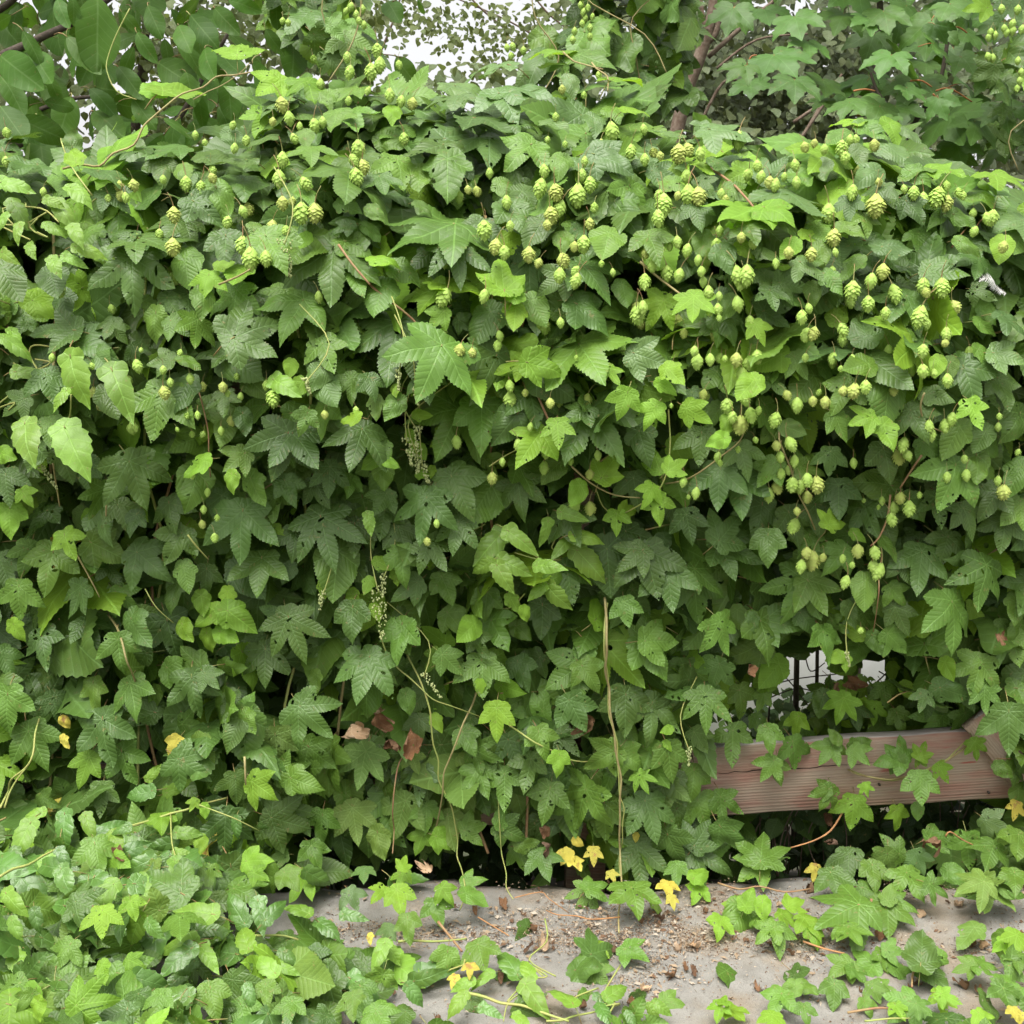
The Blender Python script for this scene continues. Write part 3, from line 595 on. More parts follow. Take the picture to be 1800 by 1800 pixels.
def tube(pts, rad, sides=6, closed_end=True):
    """triangulated tube along points -> verts, tris"""
    pts = [Vector(p) for p in pts]
    vs, fs = [], []
    prev = None
    for i, p in enumerate(pts):
        d = (pts[min(i + 1, len(pts) - 1)] - pts[max(i - 1, 0)]).normalized()
        if prev is None:
            n = d.orthogonal().normalized()
        else:
            n = prev - d * prev.dot(d)
            n = n.normalized() if n.length > 1e-6 else d.orthogonal().normalized()
        prev = n
        b = d.cross(n)
        r = rad[i] if isinstance(rad, (list, tuple)) else rad
        for k in range(sides):
            a = 2 * math.pi * k / sides
            vs.append(p + n * (math.cos(a) * r) + b * (math.sin(a) * r))
    for i in range(len(pts) - 1):
        for k in range(sides):
            a, b2 = i * sides + k, i * sides + (k + 1) % sides
            c, d2 = a + sides, b2 + sides
            fs += [(a, b2, d2), (a, d2, c)]
    if closed_end:
        for k in range(1, sides - 1):
            fs.append((0, k + 1, k))
            o = (len(pts) - 1) * sides
            fs.append((o, o + k, o + k + 1))
    return np.array([tuple(v) for v in vs]), np.array(fs)

def smooth_line(pts, n=5):
    """Catmull-Rom through points"""
    pts = [Vector(p) for p in pts]
    if len(pts) < 3: 
        return [pts[0].lerp(pts[-1], i / n) for i in range(n + 1)]
    out = []
    for i in range(len(pts) - 1):
        p0, p1, p2, p3 = pts[max(i - 1, 0)], pts[i], pts[i + 1], pts[min(i + 2, len(pts) - 1)]
        for k in range(n):
            t = k / n
            out.append(.5 * ((2 * p1) + (p2 - p0) * t + (2 * p0 - 5 * p1 + 4 * p2 - p3) * t * t + (3 * p1 - p0 - 3 * p2 + p3) * t ** 3))
    out.append(pts[-1])
    return out

def mesh_from(name, v, f, mats, mi=None, uv=None, rnd=None, smooth=True):
    me = bpy.data.meshes.new(name)
    v = np.asarray(v, dtype=np.float32)
    f = np.asarray(f, dtype=np.int32)
    k = f.shape[1]
    me.vertices.add(len(v))
    me.vertices.foreach_set('co', v.ravel())
    me.loops.add(len(f) * k)
    me.loops.foreach_set('vertex_index', f.ravel())
    me.polygons.add(len(f))
    me.polygons.foreach_set('loop_start', np.arange(0, len(f) * k, k, dtype=np.int32))
    me.polygons.foreach_set('loop_total', np.full(len(f), k, dtype=np.int32))
    for m in mats: me.materials.append(m)
    if mi is not None: me.polygons.foreach_set('material_index', np.asarray(mi, dtype=np.int32))
    if smooth: me.polygons.foreach_set('use_smooth', np.ones(len(f), dtype=bool))
    if uv is not None:
        l = me.uv_layers.new(name='UVMap')
        l.data.foreach_set('uv', np.asarray(uv, dtype=np.float32).ravel())
    if rnd is not None:
        a = me.attributes.new('rnd', 'FLOAT', 'POINT')
        a.data.foreach_set('value', np.asarray(rnd, dtype=np.float32))
    me.update()
    me.validate()
    return me

def box(cx, cy, cz, sx, sy, sz, bev=0.0):
    """box vertices and quads (as tris); optional chamfer by shrinking the end loops"""
    x, y, z = sx / 2, sy / 2, sz / 2
    v = [(-x, -y, -z), (x, -y, -z), (x, y, -z), (-x, y, -z), (-x, -y, z), (x, -y, z), (x, y, z), (-x, y, z)]
    q = [(0, 3, 2, 1), (4, 5, 6, 7), (0, 1, 5, 4), (1, 2, 6, 5), (2, 3, 7, 6), (3, 0, 4, 7)]
    f = []
    for a, b, c, d in q: f += [(a, b, c), (a, c, d)]
    return np.array(v) + np.array([cx, cy, cz]), np.array(f)

def join(parts):
    V, F, o = [], [], 0
    for v, f in parts:
        V.append(v)
        F.append(np.asarray(f) + o)
        o += len(v)
    return np.vstack(V), np.vstack(F)

def tag(o, label=None, cat=None, group=None, kind=None):
    if label: o['label'] = label
    if cat: o['category'] = cat
    if group: o['group'] = group
    if kind: o['kind'] = kind
    return o

def empty(name, loc, label, cat, group=None):
    o = bpy.data.objects.new(name, None)
    COL.objects.link(o)
    o.location = loc
    o.empty_display_size = .1
    return tag(o, label, cat, group)

def put(name, me, parent=None, M=None):
    """mesh object; M is a world matrix, parents are unrotated empties or meshes"""
    o = bpy.data.objects.new(name, me)
    COL.objects.link(o)
    M = M or Matrix.Identity(4)
    if parent is not None:
        o.parent = parent
        p = parent
        off = Vector((0, 0, 0))
        while p is not None:
            off += Vector(p.location)
            p = p.parent
        M = Matrix.Translation(-off) @ M
    o.matrix_basis = M
    return o

# ---------------------------------------------------------------- leaf templates
TPL = {}
def hop_lobes(nl, rs, lo=False):
    t = (lambda n: max(3, n // 2)) if lo else (lambda n: n)
    if nl == 1:
        wd = rs.uniform(.29, .41)
        L = [(0, 1.0, wd, t(16), .38, 1.75, .055, .10), (60, .50, wd * .60, t(6), .5, 1.0, .07, .04), (-60, .50, wd * .60, t(6), .5, 1.0, .07, .04),
             (128, .34, .20, t(4), .55, .9, .06, .0), (-128, .34, .20, t(4), .55, .9, .06, .0)]
    elif nl == 3:
        s, d = rs.uniform(.66, .95), rs.uniform(47, 62)
        w0 = rs.uniform(.20, .28)
        s2 = s * rs.uniform(.85, 1.12)
        L = [(0, 1.0, w0, t(18), .48, 2.3, .065, .06), (d, s, w0 * rs.uniform(.82, 1), t(15), .48, 2.15, .07, .04), (-d * rs.uniform(.92, 1.08), s2, w0 * rs.uniform(.82, 1), t(15), .48, 2.15, .07, .04),
             (d * 1.85, .40, .17, t(5), .5, 1.3, .09, .0), (-d * 1.85, .40, .17, t(5), .5, 1.3, .09, .0), (150, .22, .12, t(3), .5, .9, .05, .0), (-150, .22, .12, t(3), .5, .9, .05, .0)]
    else:
        d, w0 = rs.uniform(42, 54), rs.uniform(.145, .205)
        L = [(0, 1.0, w0, t(19), .52, 2.4, .085, .05), (d, rs.uniform(.82, .98), w0 * .95, t(16), .52, 2.3, .085, .03), (-d, rs.uniform(.82, .98), w0 * .95, t(16), .52, 2.3, .085, .03),
             (d * 2.0, .60, w0 * .92, t(9), .54, 1.9, .12, .0), (-d * 2.0, rs.uniform(.5, .66), w0 * .92, t(9), .54, 1.9, .12, .0), (140, .28, .14, t(4), .5, .9, .05, .0), (-140, .28, .14, t(4), .5, .9, .05, .0)]
    return L

for nl, cnt in ((1, 11), (3, 18), (5, 13)):
    for i in range(cnt):
        rs = random.Random(nl * 100 + i)
        TPL[f'{nl}_{i}'] = blade(hop_lobes(nl, rs), .115, nl * 1000 + i, fold=rs.uniform(-.04, .24), droop=rs.uniform(-.03, .30), wav=rs.uniform(.03, .11), curl=rs.choice([0, 0, 0, .3]),
                                 holes=rs.choice([0, 0, 1, 2, 4]) if nl == 1 else rs.choice([0, 1, 3, 6, 10]))
    for i in range(3):
        rs = random.Random(nl * 100 + 50 + i)
        TPL[f'lo{nl}_{i}'] = blade(hop_lobes(nl, rs, True), .3, nl * 1000 + 50 + i, fold=.12, droop=rs.uniform(.1, .3), wav=.05, holes=0, petiole=False)
for i in range(5):
    rs = random.Random(900 + i)
    TPL[f'c_{i}'] = blade([(0, 1.0, rs.uniform(.21, .28), 6, .36, 1.75, .03 if i % 2 else .08, .04), (70, .27, .17, 3, .5, .9, .0, .0), (-70, .27, .17, 3, .5, .9, .0, .0), (140, .18, .12, 3, .5, .8, 0, 0), (-140, .18, .12, 3, .5, .8, 0, 0)],
                          .12, 900 + i, fold=rs.uniform(-.1, .25), droop=rs.uniform(.1, .45), wav=.07, curl=rs.uniform(0, .5))
for i in range(4):
    rs = random.Random(950 + i)
    TPL[f'w_{i}'] = blade([(0, 1.0, rs.uniform(.22, .29), 10, .52, 1.75, .0, .0)], .12, 950 + i, fold=rs.uniform(.05, .3), droop=rs.uniform(.05, .35), wav=.05, curl=rs.uniform(0, .4))
for i in range(4):
    rs = random.Random(970 + i)
    TPL[f'a_{i}'] = blade([(0, 1.0, .25, 5, .45, 1.9, .2, .05), (47, .95, .23, 5, .45, 1.9, .2, .03), (-47, .95, .23, 5, .45, 1.9, .2, .03), (100, .6, .2, 4, .5, 1.3, .1, 0), (-100, .6, .2, 4, .5, 1.3, .1, 0)],
                          .15, 970 + i, fold=rs.uniform(.05, .15), droop=rs.uniform(.1, .35), wav=.05)
for i in range(3):
    rs = random.Random(980 + i)
    TPL[f'p_{i}'] = blade([(0, 1.0, .34 + .03 * i, 4, .36, 1.9, .05, .0)], .34, 980 + i, fold=.15, droop=.2, wav=.05, petiole=False)
for i in range(6):
    rs = random.Random(990 + i)
    TPL[f'x_{i}'] = blade(hop_lobes(3 if i % 2 else 5, rs), .12, 990 + i, fold=.1, droop=.1, wav=.05, holes=4, crumple=rs.uniform(.5, .95), petiole=False)

MESH = {}
def leaf_mesh(key, tint):
    k = (key, tint)
    if k not in MESH:
        t = TPL[key]
        MESH[k] = mesh_from('leaf_blade', t['v'], t['f'], [MAT[tint], MAT['petr' if tint in 'a' else 'pet']], t['mi'], t['uv'])
    return MESH[k]

def merged_leaves(name, items):
    """items: (key, tint, matrix) -> one mesh, for growth nobody could count"""
    tints = sorted({t for _, t, _ in items})
    slots = {t: i for i, t in enumerate(tints)}
    mats = [MAT[t] for t in tints] + [MAT['pet']]
    V, F, U, MI, RN, o = [], [], [], [], [], 0
    for key, t, M in items:
        T = TPL[key]
        m = np.array(M)
        V.append(T['v'] @ m[:3, :3].T + m[:3, 3])
        F.append(T['f'] + o)
        U.append(T['uv'])
        MI.append(np.where(T['mi'] == 1, len(tints), slots[t]))
        RN.append(np.full(len(T['v']), random.random()))
        o += len(T['v'])
    return mesh_from(name, np.vstack(V), np.vstack(F), mats, np.concatenate(MI), np.concatenate(U), np.concatenate(RN))

def leaf_matrix(P, ang, length, tilt, yaw, twist=0.0, cap=1.7, maxl=.24):
    """leaf at P whose tip points along image angle ang and whose blade faces the lens side, tilted up by tilt degrees;
    length is the apparent length in metres at P"""
    view = (P - CAM).normalized()
    n = Vector((0, -1, 0))
    n.rotate(Matrix.Rotation(-R(tilt), 3, 'X'))
    n.rotate(Matrix.Rotation(R(yaw), 3, 'Z'))
    a = R(ang)
    pd = (RGT * math.sin(a) - UPV * math.cos(a)).normalized()
    dn = view.dot(n)
    if abs(dn) < .25: dn = -.25
    d = pd - view * (pd.dot(n) / dn)
    s = min(d.length, cap)
    y = d.normalized()
    z = (n - y * n.dot(y)).normalized()
    if twist: z.rotate(Matrix.Rotation(R(twist), 3, y))
    x = y.cross(z)
    L = min(length * s, maxl)
    M = Matrix.Identity(4)
    for i, c in enumerate((x, y, z)):
        for k in range(3): M[k][i] = c[k] * L
    for k in range(3): M[k][3] = P[k]
    return M
# ---------------------------------------------------------------- setting: ground and pavement
def ground_mat():
    m, t = node_mat('soil')
    g = G(t)
    geo = g.n('ShaderNodeNewGeometry')
    n1 = g.noise(geo.outputs['Position'], 1.2, 5)
    n2 = g.noise(geo.outputs['Position'], 40, 5)
    c = g.mix(g.smooth(n1, .4, .6), (.055, .042, .028), (.06, .085, .03))
    c = g.mix(g.math('MULTIPLY', n2, .6), c, (.03, .022, .015))
    p = g.n('ShaderNodeBsdfPrincipled')
    g.link(c, p.inputs['Base Color'])
    p.inputs['Roughness'].default_value = .95
    out = g.n('ShaderNodeOutputMaterial')
    g.link(p.outputs[0], out.inputs[0])
    return m

def stone_mat():
    m, t = node_mat('weathered_concrete')
    g = G(t)
    geo = g.n('ShaderNodeNewGeometry')
    P = geo.outputs['Position']
    big = g.noise(P, 3.2, 5, .6)
    mid = g.noise(P, 19, 5, .6)
    fine = g.noise(P, 420, 3, .7)
    spk = g.noise(P, 900, 2, .6)
    c = g.mix(g.smooth(mid, .3, .72), (.27, .258, .232), (.20, .19, .17))
    c = g.mix(g.math('MULTIPLY', g.smooth(g.math('ADD', big, g.math('MULTIPLY', mid, .3)), .60, .80), .65), c, (.26, .20, .135))       # tan soil film
    c = g.mix(g.math('MULTIPLY', g.smooth(fine, .45, .75), .55), c, (.085, .082, .076))
    c = g.mix(g.math('MULTIPLY', g.smooth(spk, .62, .72), .55), c, (.36, .35, .33))
    lich = g.noise(P, 26, 3, .5)
    c = g.mix(g.math('MULTIPLY', g.smooth(lich, .64, .72), .45), c, (.30, .29, .27))
    bp = g.n('ShaderNodeBump')
    bp.inputs['Strength'].default_value = .8
    bp.inputs['Distance'].default_value = .003
    g.link(g.math('ADD', fine, g.math('MULTIPLY', mid, 1.5)), bp.inputs['Height'])
    p = g.n('ShaderNodeBsdfPrincipled')
    g.link(c, p.inputs['Base Color'])
    p.inputs['Roughness'].default_value = .9
    p.inputs['Specular IOR Level'].default_value = .25
    g.link(bp.outputs[0], p.inputs['Normal'])
    out = g.n('ShaderNodeOutputMaterial')
    g.link(p.outputs[0], out.inputs[0])
    return m

def wood_mat():
    m, t = node_mat('weathered_red_wood')
    g = G(t)
    tc = g.n('ShaderNodeTexCoord')
    mp = g.n('ShaderNodeMapping')
    mp.inputs['Scale'].default_value = (2.2, 30, 75)
    g.link(tc.outputs['Object'], mp.inputs[0])
    grain = g.noise(mp.outputs[0], 3.0, 5, .6)
    wv = g.n('ShaderNodeTexWave', wave_type='BANDS', bands_direction='Z')
    wv.inputs['Scale'].default_value = 2.1
    wv.inputs['Distortion'].default_value = 5.5
    wv.inputs['Detail'].default_value = 3
    mp2 = g.n('ShaderNodeMapping')
    mp2.inputs['Scale'].default_value = (.5, 8, 22)
    g.link(tc.outputs['Object'], mp2.inputs[0])
    g.link(mp2.outputs[0], wv.inputs['Vector'])
    mp3 = g.n('ShaderNodeMapping')
    mp3.inputs['Scale'].default_value = (3, 8, 12)
    g.link(tc.outputs['Object'], mp3.inputs[0])
    patch = g.noise(mp3.outputs[0], 1.6, 4, .6)
    red = g.mix(g.smooth(patch, .32, .62), (.345, .185, .142), (.375, .295, .222))
    mp4 = g.n('ShaderNodeMapping')
    mp4.inputs['Scale'].default_value = (9, 8, 60)
    g.link(tc.outputs['Object'], mp4.inputs[0])
    rem = g.noise(mp4.outputs[0], 1.0, 3, .5)
    c = g.mix(g.math('MULTIPLY', g.smooth(rem, .66, .74), .8), red, (.36, .075, .06))       # paint remnants
    c = g.mix(g.math('MULTIPLY', g.smooth(wv.outputs['Fac'], .72, .98), .22), c, (.22, .13, .095))
    c = g.mix(g.math('MULTIPLY', g.smooth(grain, .5, .8), .5), c, (.44, .34, .27))
    c = g.mix(g.math('MULTIPLY', g.smooth(grain, .46, .2), .5), c, (.20, .115, .085))
    geo = g.n('ShaderNodeNewGeometry')
    sn = g.n('ShaderNodeSeparateXYZ')
    g.link(geo.outputs['Normal'], sn.inputs[0])
    top = g.smooth(sn.outputs[2], .6, .85)
    c = g.mix(g.math('MULTIPLY', top, .9), c, g.mix(g.smooth(grain, .3, .7), (.55, .52, .48), (.30, .27, .24)))   # bleached upper edge
    bp = g.n('ShaderNodeBump')
    bp.inputs['Strength'].default_value = .6
    bp.inputs['Distance'].default_value = .0016
    g.link(g.math('ADD', grain, g.math('MULTIPLY', wv.outputs['Fac'], .5)), bp.inputs['Height'])
    p = g.n('ShaderNodeBsdfPrincipled')
    g.link(c, p.inputs['Base Color'])
    p.inputs['Roughness'].default_value = .8
    p.inputs['Specular IOR Level'].default_value = .2
    g.link(bp.outputs[0], p.inputs['Normal'])
    out = g.n('ShaderNodeOutputMaterial')
    g.link(p.outputs[0], out.inputs[0])
    return m

MAT['soil'], MAT['stone'], MAT['wood'] = ground_mat(), stone_mat(), wood_mat()
MAT['render'] = plain_mat('white_render', (.80, .81, .80), rough=.9, scale=6, col2=(.74, .75, .74))
MAT['roof'] = plain_mat('roof_tile', (.20, .09, .06), rough=.8, scale=20)
MAT['glass'] = plain_mat('window_glass', (.03, .035, .04), rough=.08, spec=.6, scale=1)
MAT['wire'] = plain_mat('dark_wire', (.09, .09, .085), rough=.5, spec=.5)
MAT['nail'] = plain_mat('rusty_nail', (.06, .045, .035), rough=.6)

def gz(y):
    return interp(y, [(-400, -.12), (-.3, -.12), (0, -.14), (.5, -.30), (1.5, -.95), (3, -1.8), (5, -2.7), (10, -4.3), (14, -4.8), (40, -5), (600, -5.2)])
ys = [-300, -60, -12, -6, -3, -1.5, -.6, -.3, -.1, 0, .2, .4, .6, .9, 1.2, 1.6, 2, 2.5, 3, 3.6, 4.3, 5, 6, 7, 8, 10, 13, 18, 30, 60, 150, 600]
xs = [-500, -150, -50, -20, -10, -6, -4, -3, -2, -1.5, -1, -.5, 0, .5, 1, 1.5, 2, 3, 4, 6, 10, 20, 50, 150, 500]
gv, gf = [], []
for y in ys:
    for x in xs:
        gv.append((x, y, gz(y) + (random.uniform(-.04, .04) if .1 < y < 20 else 0)))
for j in range(len(ys) - 1):
    for i in range(len(xs) - 1):
        a = j * len(xs) + i
        gf += [(a, a + 1, a + 1 + len(xs)), (a, a + 1 + len(xs), a + len(xs))]
ground = put('ground', mesh_from('ground', gv, gf, [MAT['soil']]))
tag(ground, kind='structure')

# pavement: a bed with two rows of worn slabs, edges irregular
def slab(x0, x1, y0, y1, zt, th, seed, back=False):
    rs = random.Random(seed)
    nx, ny = max(2, int((x1 - x0) / .05)), max(2, int((y1 - y0) / .05))
    V, F = [], []
    ph = [rs.uniform(0, 6) for _ in range(6)]
    def edge(s, k): return .010 * math.sin(s * 9 + ph[k]) + .006 * math.sin(s * 23 + ph[k + 1]) + .003 * math.sin(s * 61 + ph[k])
    for j in range(ny + 1):
        for i in range(nx + 1):
            u, v = i / nx, j / ny
            x, y = x0 + (x1 - x0) * u, y0 + (y1 - y0) * v
            y += (edge(x, 0) * (2.6 if back else .7)) * v ** 6 + edge(x, 1) * .6 * (1 - v) ** 6
            x += edge(y, 2) * .5 * u ** 6 + edge(y, 3) * .5 * (1 - u) ** 6
            e = min(i, nx - i, j, ny - j)
            z = zt - (.010 if e == 0 else .0018 if e == 1 else 0) + .0022 * math.sin(x * 13 + ph[4]) * math.sin(y * 17 + ph[5]) + .0030 * math.sin(x * 4.1 + 2 * math.sin(y * 5)) + .0012 * math.sin(x * 41 + y * 29)
            if back and j == ny: z -= .012
            V.append((x, y, z))
    n = len(V)
    idx = lambda i, j: j * (nx + 1) + i
    for j in range(ny):
        for i in range(nx):
            a, b, c, d = idx(i, j), idx(i + 1, j), idx(i + 1, j + 1), idx(i, j + 1)
            F += [(a, b, c), (a, c, d)]
    rim = [idx(i, 0) for i in range(nx)] + [idx(nx, j) for j in range(ny)] + [idx(i, ny) for i in range(nx, 0, -1)] + [idx(0, j) for j in range(ny, 0, -1)]
    for q in rim: V.append((V[q][0], V[q][1], zt - th))
    for k in range(len(rim)):
        a, b = rim[k], rim[(k + 1) % len(rim)]
        c, d = n + k, n + (k + 1) % len(rim)
        F += [(a, c, d), (a, d, b)]
    return np.array(V), np.array(F)
bv, bf = box(0, -3.2, -.105, 12, 6.06, .15)
pave = put('pavement', mesh_from('pavement_bed', bv, bf, [MAT['soil']], smooth=False))
tag(pave, kind='structure')
k = 0
rows = [(-1.55, -.135, [-3.2, 3.6], True), (-2.9, -1.565, [-3.4, 3.2], False)]      # one worn slab fills the view
for y0, y1, xx, back in rows:
    for a, b in zip(xx[:-1], xx[1:]):
        v, f = slab(a + .006, b - .006, y0, y1, random.Random(k).uniform(-.004, .004), .10, 40 + k, back)
        put('slab', mesh_from('slab', v, f, [MAT['stone']]), pave)
        k += 1

# ---------------------------------------------------------------- fence
def beam(p0, p1, wz, ty, seed=0, nseg=24):
    """sawn board from p0 to p1 (centre line), height wz, thickness ty, slightly uneven arrises"""
    rs = random.Random(seed)
    p0, p1 = Vector(p0), Vector(p1)
    L = (p1 - p0).length
    V, F = [], []
    c = .003
    prof = [(-ty / 2 + c, -wz / 2), (ty / 2 - c, -wz / 2), (ty / 2, -wz / 2 + c), (ty / 2, wz / 2 - c), (ty / 2 - c, wz / 2), (-ty / 2 + c, wz / 2), (-ty / 2, wz / 2 - c), (-ty / 2, -wz / 2 + c)]
    for i in range(nseg + 1):
        x = L * i / nseg - L / 2
        for (yy, zz) in prof:
            j = .0012 * math.sin(x * 31 + zz * 200 + seed)
            V.append((x, yy + rs.uniform(-.0004, .0004), zz + j))
    n = len(prof)
    for i in range(nseg):
        for q in range(n):
            a, b = i * n + q, i * n + (q + 1) % n
            F += [(a, b, b + n), (a, b + n, a + n)]
    for q in range(1, n - 1):
        F.append((0, q + 1, q))
        o = nseg * n
        F.append((o, o + q, o + q + 1))
    d = (p1 - p0).normalized()
    z = Vector((0, 0, 1))
    y = z.cross(d).normalized()
    z = d.cross(y)
    M = Matrix.Identity(4)
    for i, cc in enumerate((d, y, z)):
        for r in range(3): M[r][i] = cc[r]
    M.translation = (p0 + p1) / 2
    return np.array(V), np.array(F)[:, ::-1], M
fence = empty('wooden_fence', (0, .03, -.14), 'weathered red wooden fence whose lowest board shows bare at lower right', 'fence')
def fence_beam(name, p0, p1, wz, ty, seed, parent=None):
    v, f, M = beam(p0, p1, wz, ty, seed)
    return put(name, mesh_from(name, v, f, [MAT['wood']], smooth=False), parent or fence, M)
# the bare board: ends read from the picture, on the fence plane y = 0
tl, tr_ = at_y(1130, 1322, 0), at_y(1790, 1270, 0)
bl, br = at_y(1130, 1433, 0), at_y(1790, 1401, 0)
WZ = ((tl - bl).length + (tr_ - br).length) / 2
board = fence_beam('rail', (tl + bl) / 2 - Vector((.10, 0, .005)), (tr_ + br) / 2, WZ, .034, 1)
board['label'] = 'bare lowest board with bleached top edge and red paint remnants'
lz = at_y(700, 1400, 0).z
fence_beam('rail', (-2.6, 0, lz - .03), ((tl + bl) / 2).x * Vector((1, 0, 0)) + Vector((-.115, 0, (tl + bl).z / 2 - .006)), WZ, .034, 2)
for z in (1.06,):
    fence_beam('rail', (-2.6, 0, z - .03), (.16, 0, z), .14, .034, 5)
    fence_beam('rail', (.175, 0, z), (2.6, 0, z + .10), .14, .034, 6)
for x in (-2.2, -1.0, .17, 1.24, 2.2):
    v, f = box(x, .066, .42, .09, .09, 1.25)
    put('post', mesh_from('post', v, f, [MAT['wood']], smooth=False), fence)
# brace across the board's right end
b0, b1 = at_y(1712, 1262, -.03), at_y(1800, 1366, -.03)
fence_beam('brace', b0, b1, .062, .022, 9)
MAT['crack'] = plain_mat('wood_crack', (.035, .022, .016), rough=.95)
cp = [at_y(1225 + q * 11, 1362 - q * .72 + random.gauss(0, .8), -.0172) for q in range(30)]
cv = []
for q, P in enumerate(cp):
    h_ = .0013 * (1 - abs(q / 14.5 - 1) ** 2) * random.uniform(.6, 1.2) + .0002
    cv += [(P.x, P.y, P.z - h_), (P.x, P.y, P.z + h_)]
cf = []
for q in range(29): cf += [(2 * q, 2 * q + 2, 2 * q + 3), (2 * q, 2 * q + 3, 2 * q + 1)]
put('crack', mesh_from('crack', cv, cf, [MAT['crack']], smooth=False), fence)
for px, py in ((1737, 1392), (1545, 1378), (1752, 1300), (1758, 1345), (1212, 1340), (1216, 1408)):
    P = at_y(px, py, -.018)
    v, f = tube([P + Vector((0, .01, 0)), P - Vector((0, .006, 0))], .0028, 6)
    put('nail', mesh_from('nail', v, f, [MAT['nail']]), fence)

# ---------------------------------------------------------------- beyond the fence: white house, wire fence
house = empty('white_house', (3.4, 11.6, -4.6), 'white rendered house seen through the gap above the bare board', 'house')
def part(name, prm, mat, parent):
    v, f = box(*prm)
    return put(name, mesh_from(name, v, f, [mat], smooth=False), parent)
part('wall', (3.4, 13.4, -2.2, 9.0, 3.6, 5.4), MAT['render'], house)
rf = np.array([(-1.5, 11.3, .48), (8.3, 11.3, .48), (8.3, 15.5, .48), (-1.5, 15.5, .48), (-1.5, 13.4, 1.3), (8.3, 13.4, 1.3)])
rff = np.array([(0, 1, 5), (0, 5, 4), (2, 3, 4), (2, 4, 5), (1, 2, 5), (3, 0, 4), (0, 3, 2), (0, 2, 1)])
put('roof', mesh_from('roof', rf, rff, [MAT['roof']], smooth=False), house)
for x in (.6, 3.4, 6.2):
    fr = part('window', (x, 11.59, -1.1, 1.1, .06, 1.3), MAT['render'], house)
    part('pane', (x, 11.552, -1.1, .96, .02, 1.16), MAT['glass'], fr)
wf = empty('wire_fence', at_z(1360, 1290, gz(2.4)), 'dark wire mesh fence in front of the white house behind the gap', 'fence')
for i in range(26):
    P = at_y(1300 + i * 8, 1270, 2.4)
    v, f = tube([(P.x, 2.4, gz(2.4) - .05), (P.x, 2.4, -.62)], .0024, 5)
    put('wire', mesh_from('wire', v, f, [MAT['wire']]), wf)
for z in (-1.2, -.95, -.72):
    v, f = tube([(at_y(1290, 1200, 2.4).x, 2.405, z), (at_y(1510, 1200, 2.4).x, 2.405, z + .01)], .0035, 5)
    put('cross_wire', mesh_from('cross_wire', v, f, [MAT['wire']]), wf)

# ---------------------------------------------------------------- plants
class Plant:
    def __init__(s, name, label, cat, group=None, cap=290):
        s.name, s.label, s.cat, s.group, s.cap = name, label, cat, group, cap
        s.leaves, s.cones, s.stems, s.extra = [], [], [], []
    def leaf(s, key, tint, M, prio): s.leaves.append((prio, key, tint, M))
    def finish(s, base):
        r = empty(s.name, base, s.label, s.cat, s.group)
        s.leaves.sort(key=lambda q: -q[0])
        for prio, key, tint, M in s.leaves[:s.cap]:
            put('leaf', leaf_mesh(key, tint), r, M)
        rest = s.leaves[s.cap:]
        if rest:
            o = put('foliage', merged_leaves('foliage', [(a, b, c) for _, a, b, c in rest]), r)
            o['kind'] = 'stuff'
        for key, M in s.cones:
            put('hop_cone', CONE[key], r, M)
        for nm, v, f, mt in s.stems:
            put(nm, mesh_from(nm, v, f, [MAT[mt]]), r)
        for nm, me in s.extra:
            put(nm, me, r)
        return r

def var(kind):
    return f"{kind}_{random.randrange({'1': 11, '3': 18, '5': 13, 'c': 5, 'w': 4, 'a': 4, 'p': 3, 'x': 6}[kind])}"

# cones: shingled papery bracts round a short axis, hanging from a stalk
def cone_tpl(seed, rows, slim, loose, mt='cone'):
    rs = random.Random(seed)
    V, F, RN = [], [], []
    prof = lambda t: (.10 + .95 * math.sin(math.pi * min(1, (t * .86 + .10))) ** .8) * slim
    k = 0
    for r_ in range(rows):
        t = r_ / rows * .86
        nb = 5 if .1 < t < .75 else 4
        for b in range(nb):
            az = 2 * math.pi * (b / nb + (r_ % 2) * .5 / nb) + rs.uniform(-.15, .15)
            ln, wd = .30 * rs.uniform(.9, 1.15), 1.5 * math.pi / nb * .72
            r0, r1, r2 = prof(t) * .55, prof(min(1, t + .10)) * .98, prof(min(1, t + .22)) * (1.10 + loose * rs.uniform(.2, 1))
            z0 = -t
            s = len(V)
            RN += [rs.random()] * 10
            for (rr, zz, dw) in ((r0, z0 + .02, .35), (r1, z0 - ln * .42, 1.0), (max(r2, .03), z0 - ln * .80, .62)):
                for q in (-1, 0, 1):
                    a = az + q * wd * dw
                    r3 = rr * (1.0 if q == 0 else .90)
                    V.append((r3 * math.cos(a), r3 * math.sin(a), zz))
            rt = max(r2 * (1.02 + loose * .5), .02)
            V.append((rt * math.cos(az), rt * math.sin(az), z0 - ln * 1.05))
            for i in range(2):
                for q in range(2):
                    a = s + i * 3 + q
                    F += [(a, a + 3, a + 4), (a, a + 4, a + 1)]
            F += [(s + 6, s + 9, s + 7), (s + 7, s + 9, s + 8)]
            k += 1
    v2, f2 = tube([(0, 0, -.5), (0, 0, .02), (.03, .05, .26), (.08, .15, .55), (.16, .34, .85)], [.05, .04, .026, .022, .022], 5)
    mi = [0] * len(F) + [1] * len(f2)
    F = np.vstack([np.array(F), f2 + len(V)])
    V = np.vstack([np.array(V), v2])
    return mesh_from('hop_cone', V, F, [MAT[mt], MAT['pet']], mi, None, RN + [0] * len(v2))
CONE = {f'big{i}': cone_tpl(300 + i, 9 + i % 2, .315 + .012 * i, .07 + .03 * i, 'cone2' if i == 3 else 'cone') for i in range(4)}
CONE.update({f'small{i}': cone_tpl(320 + i, 6, .34, .25) for i in range(2)})

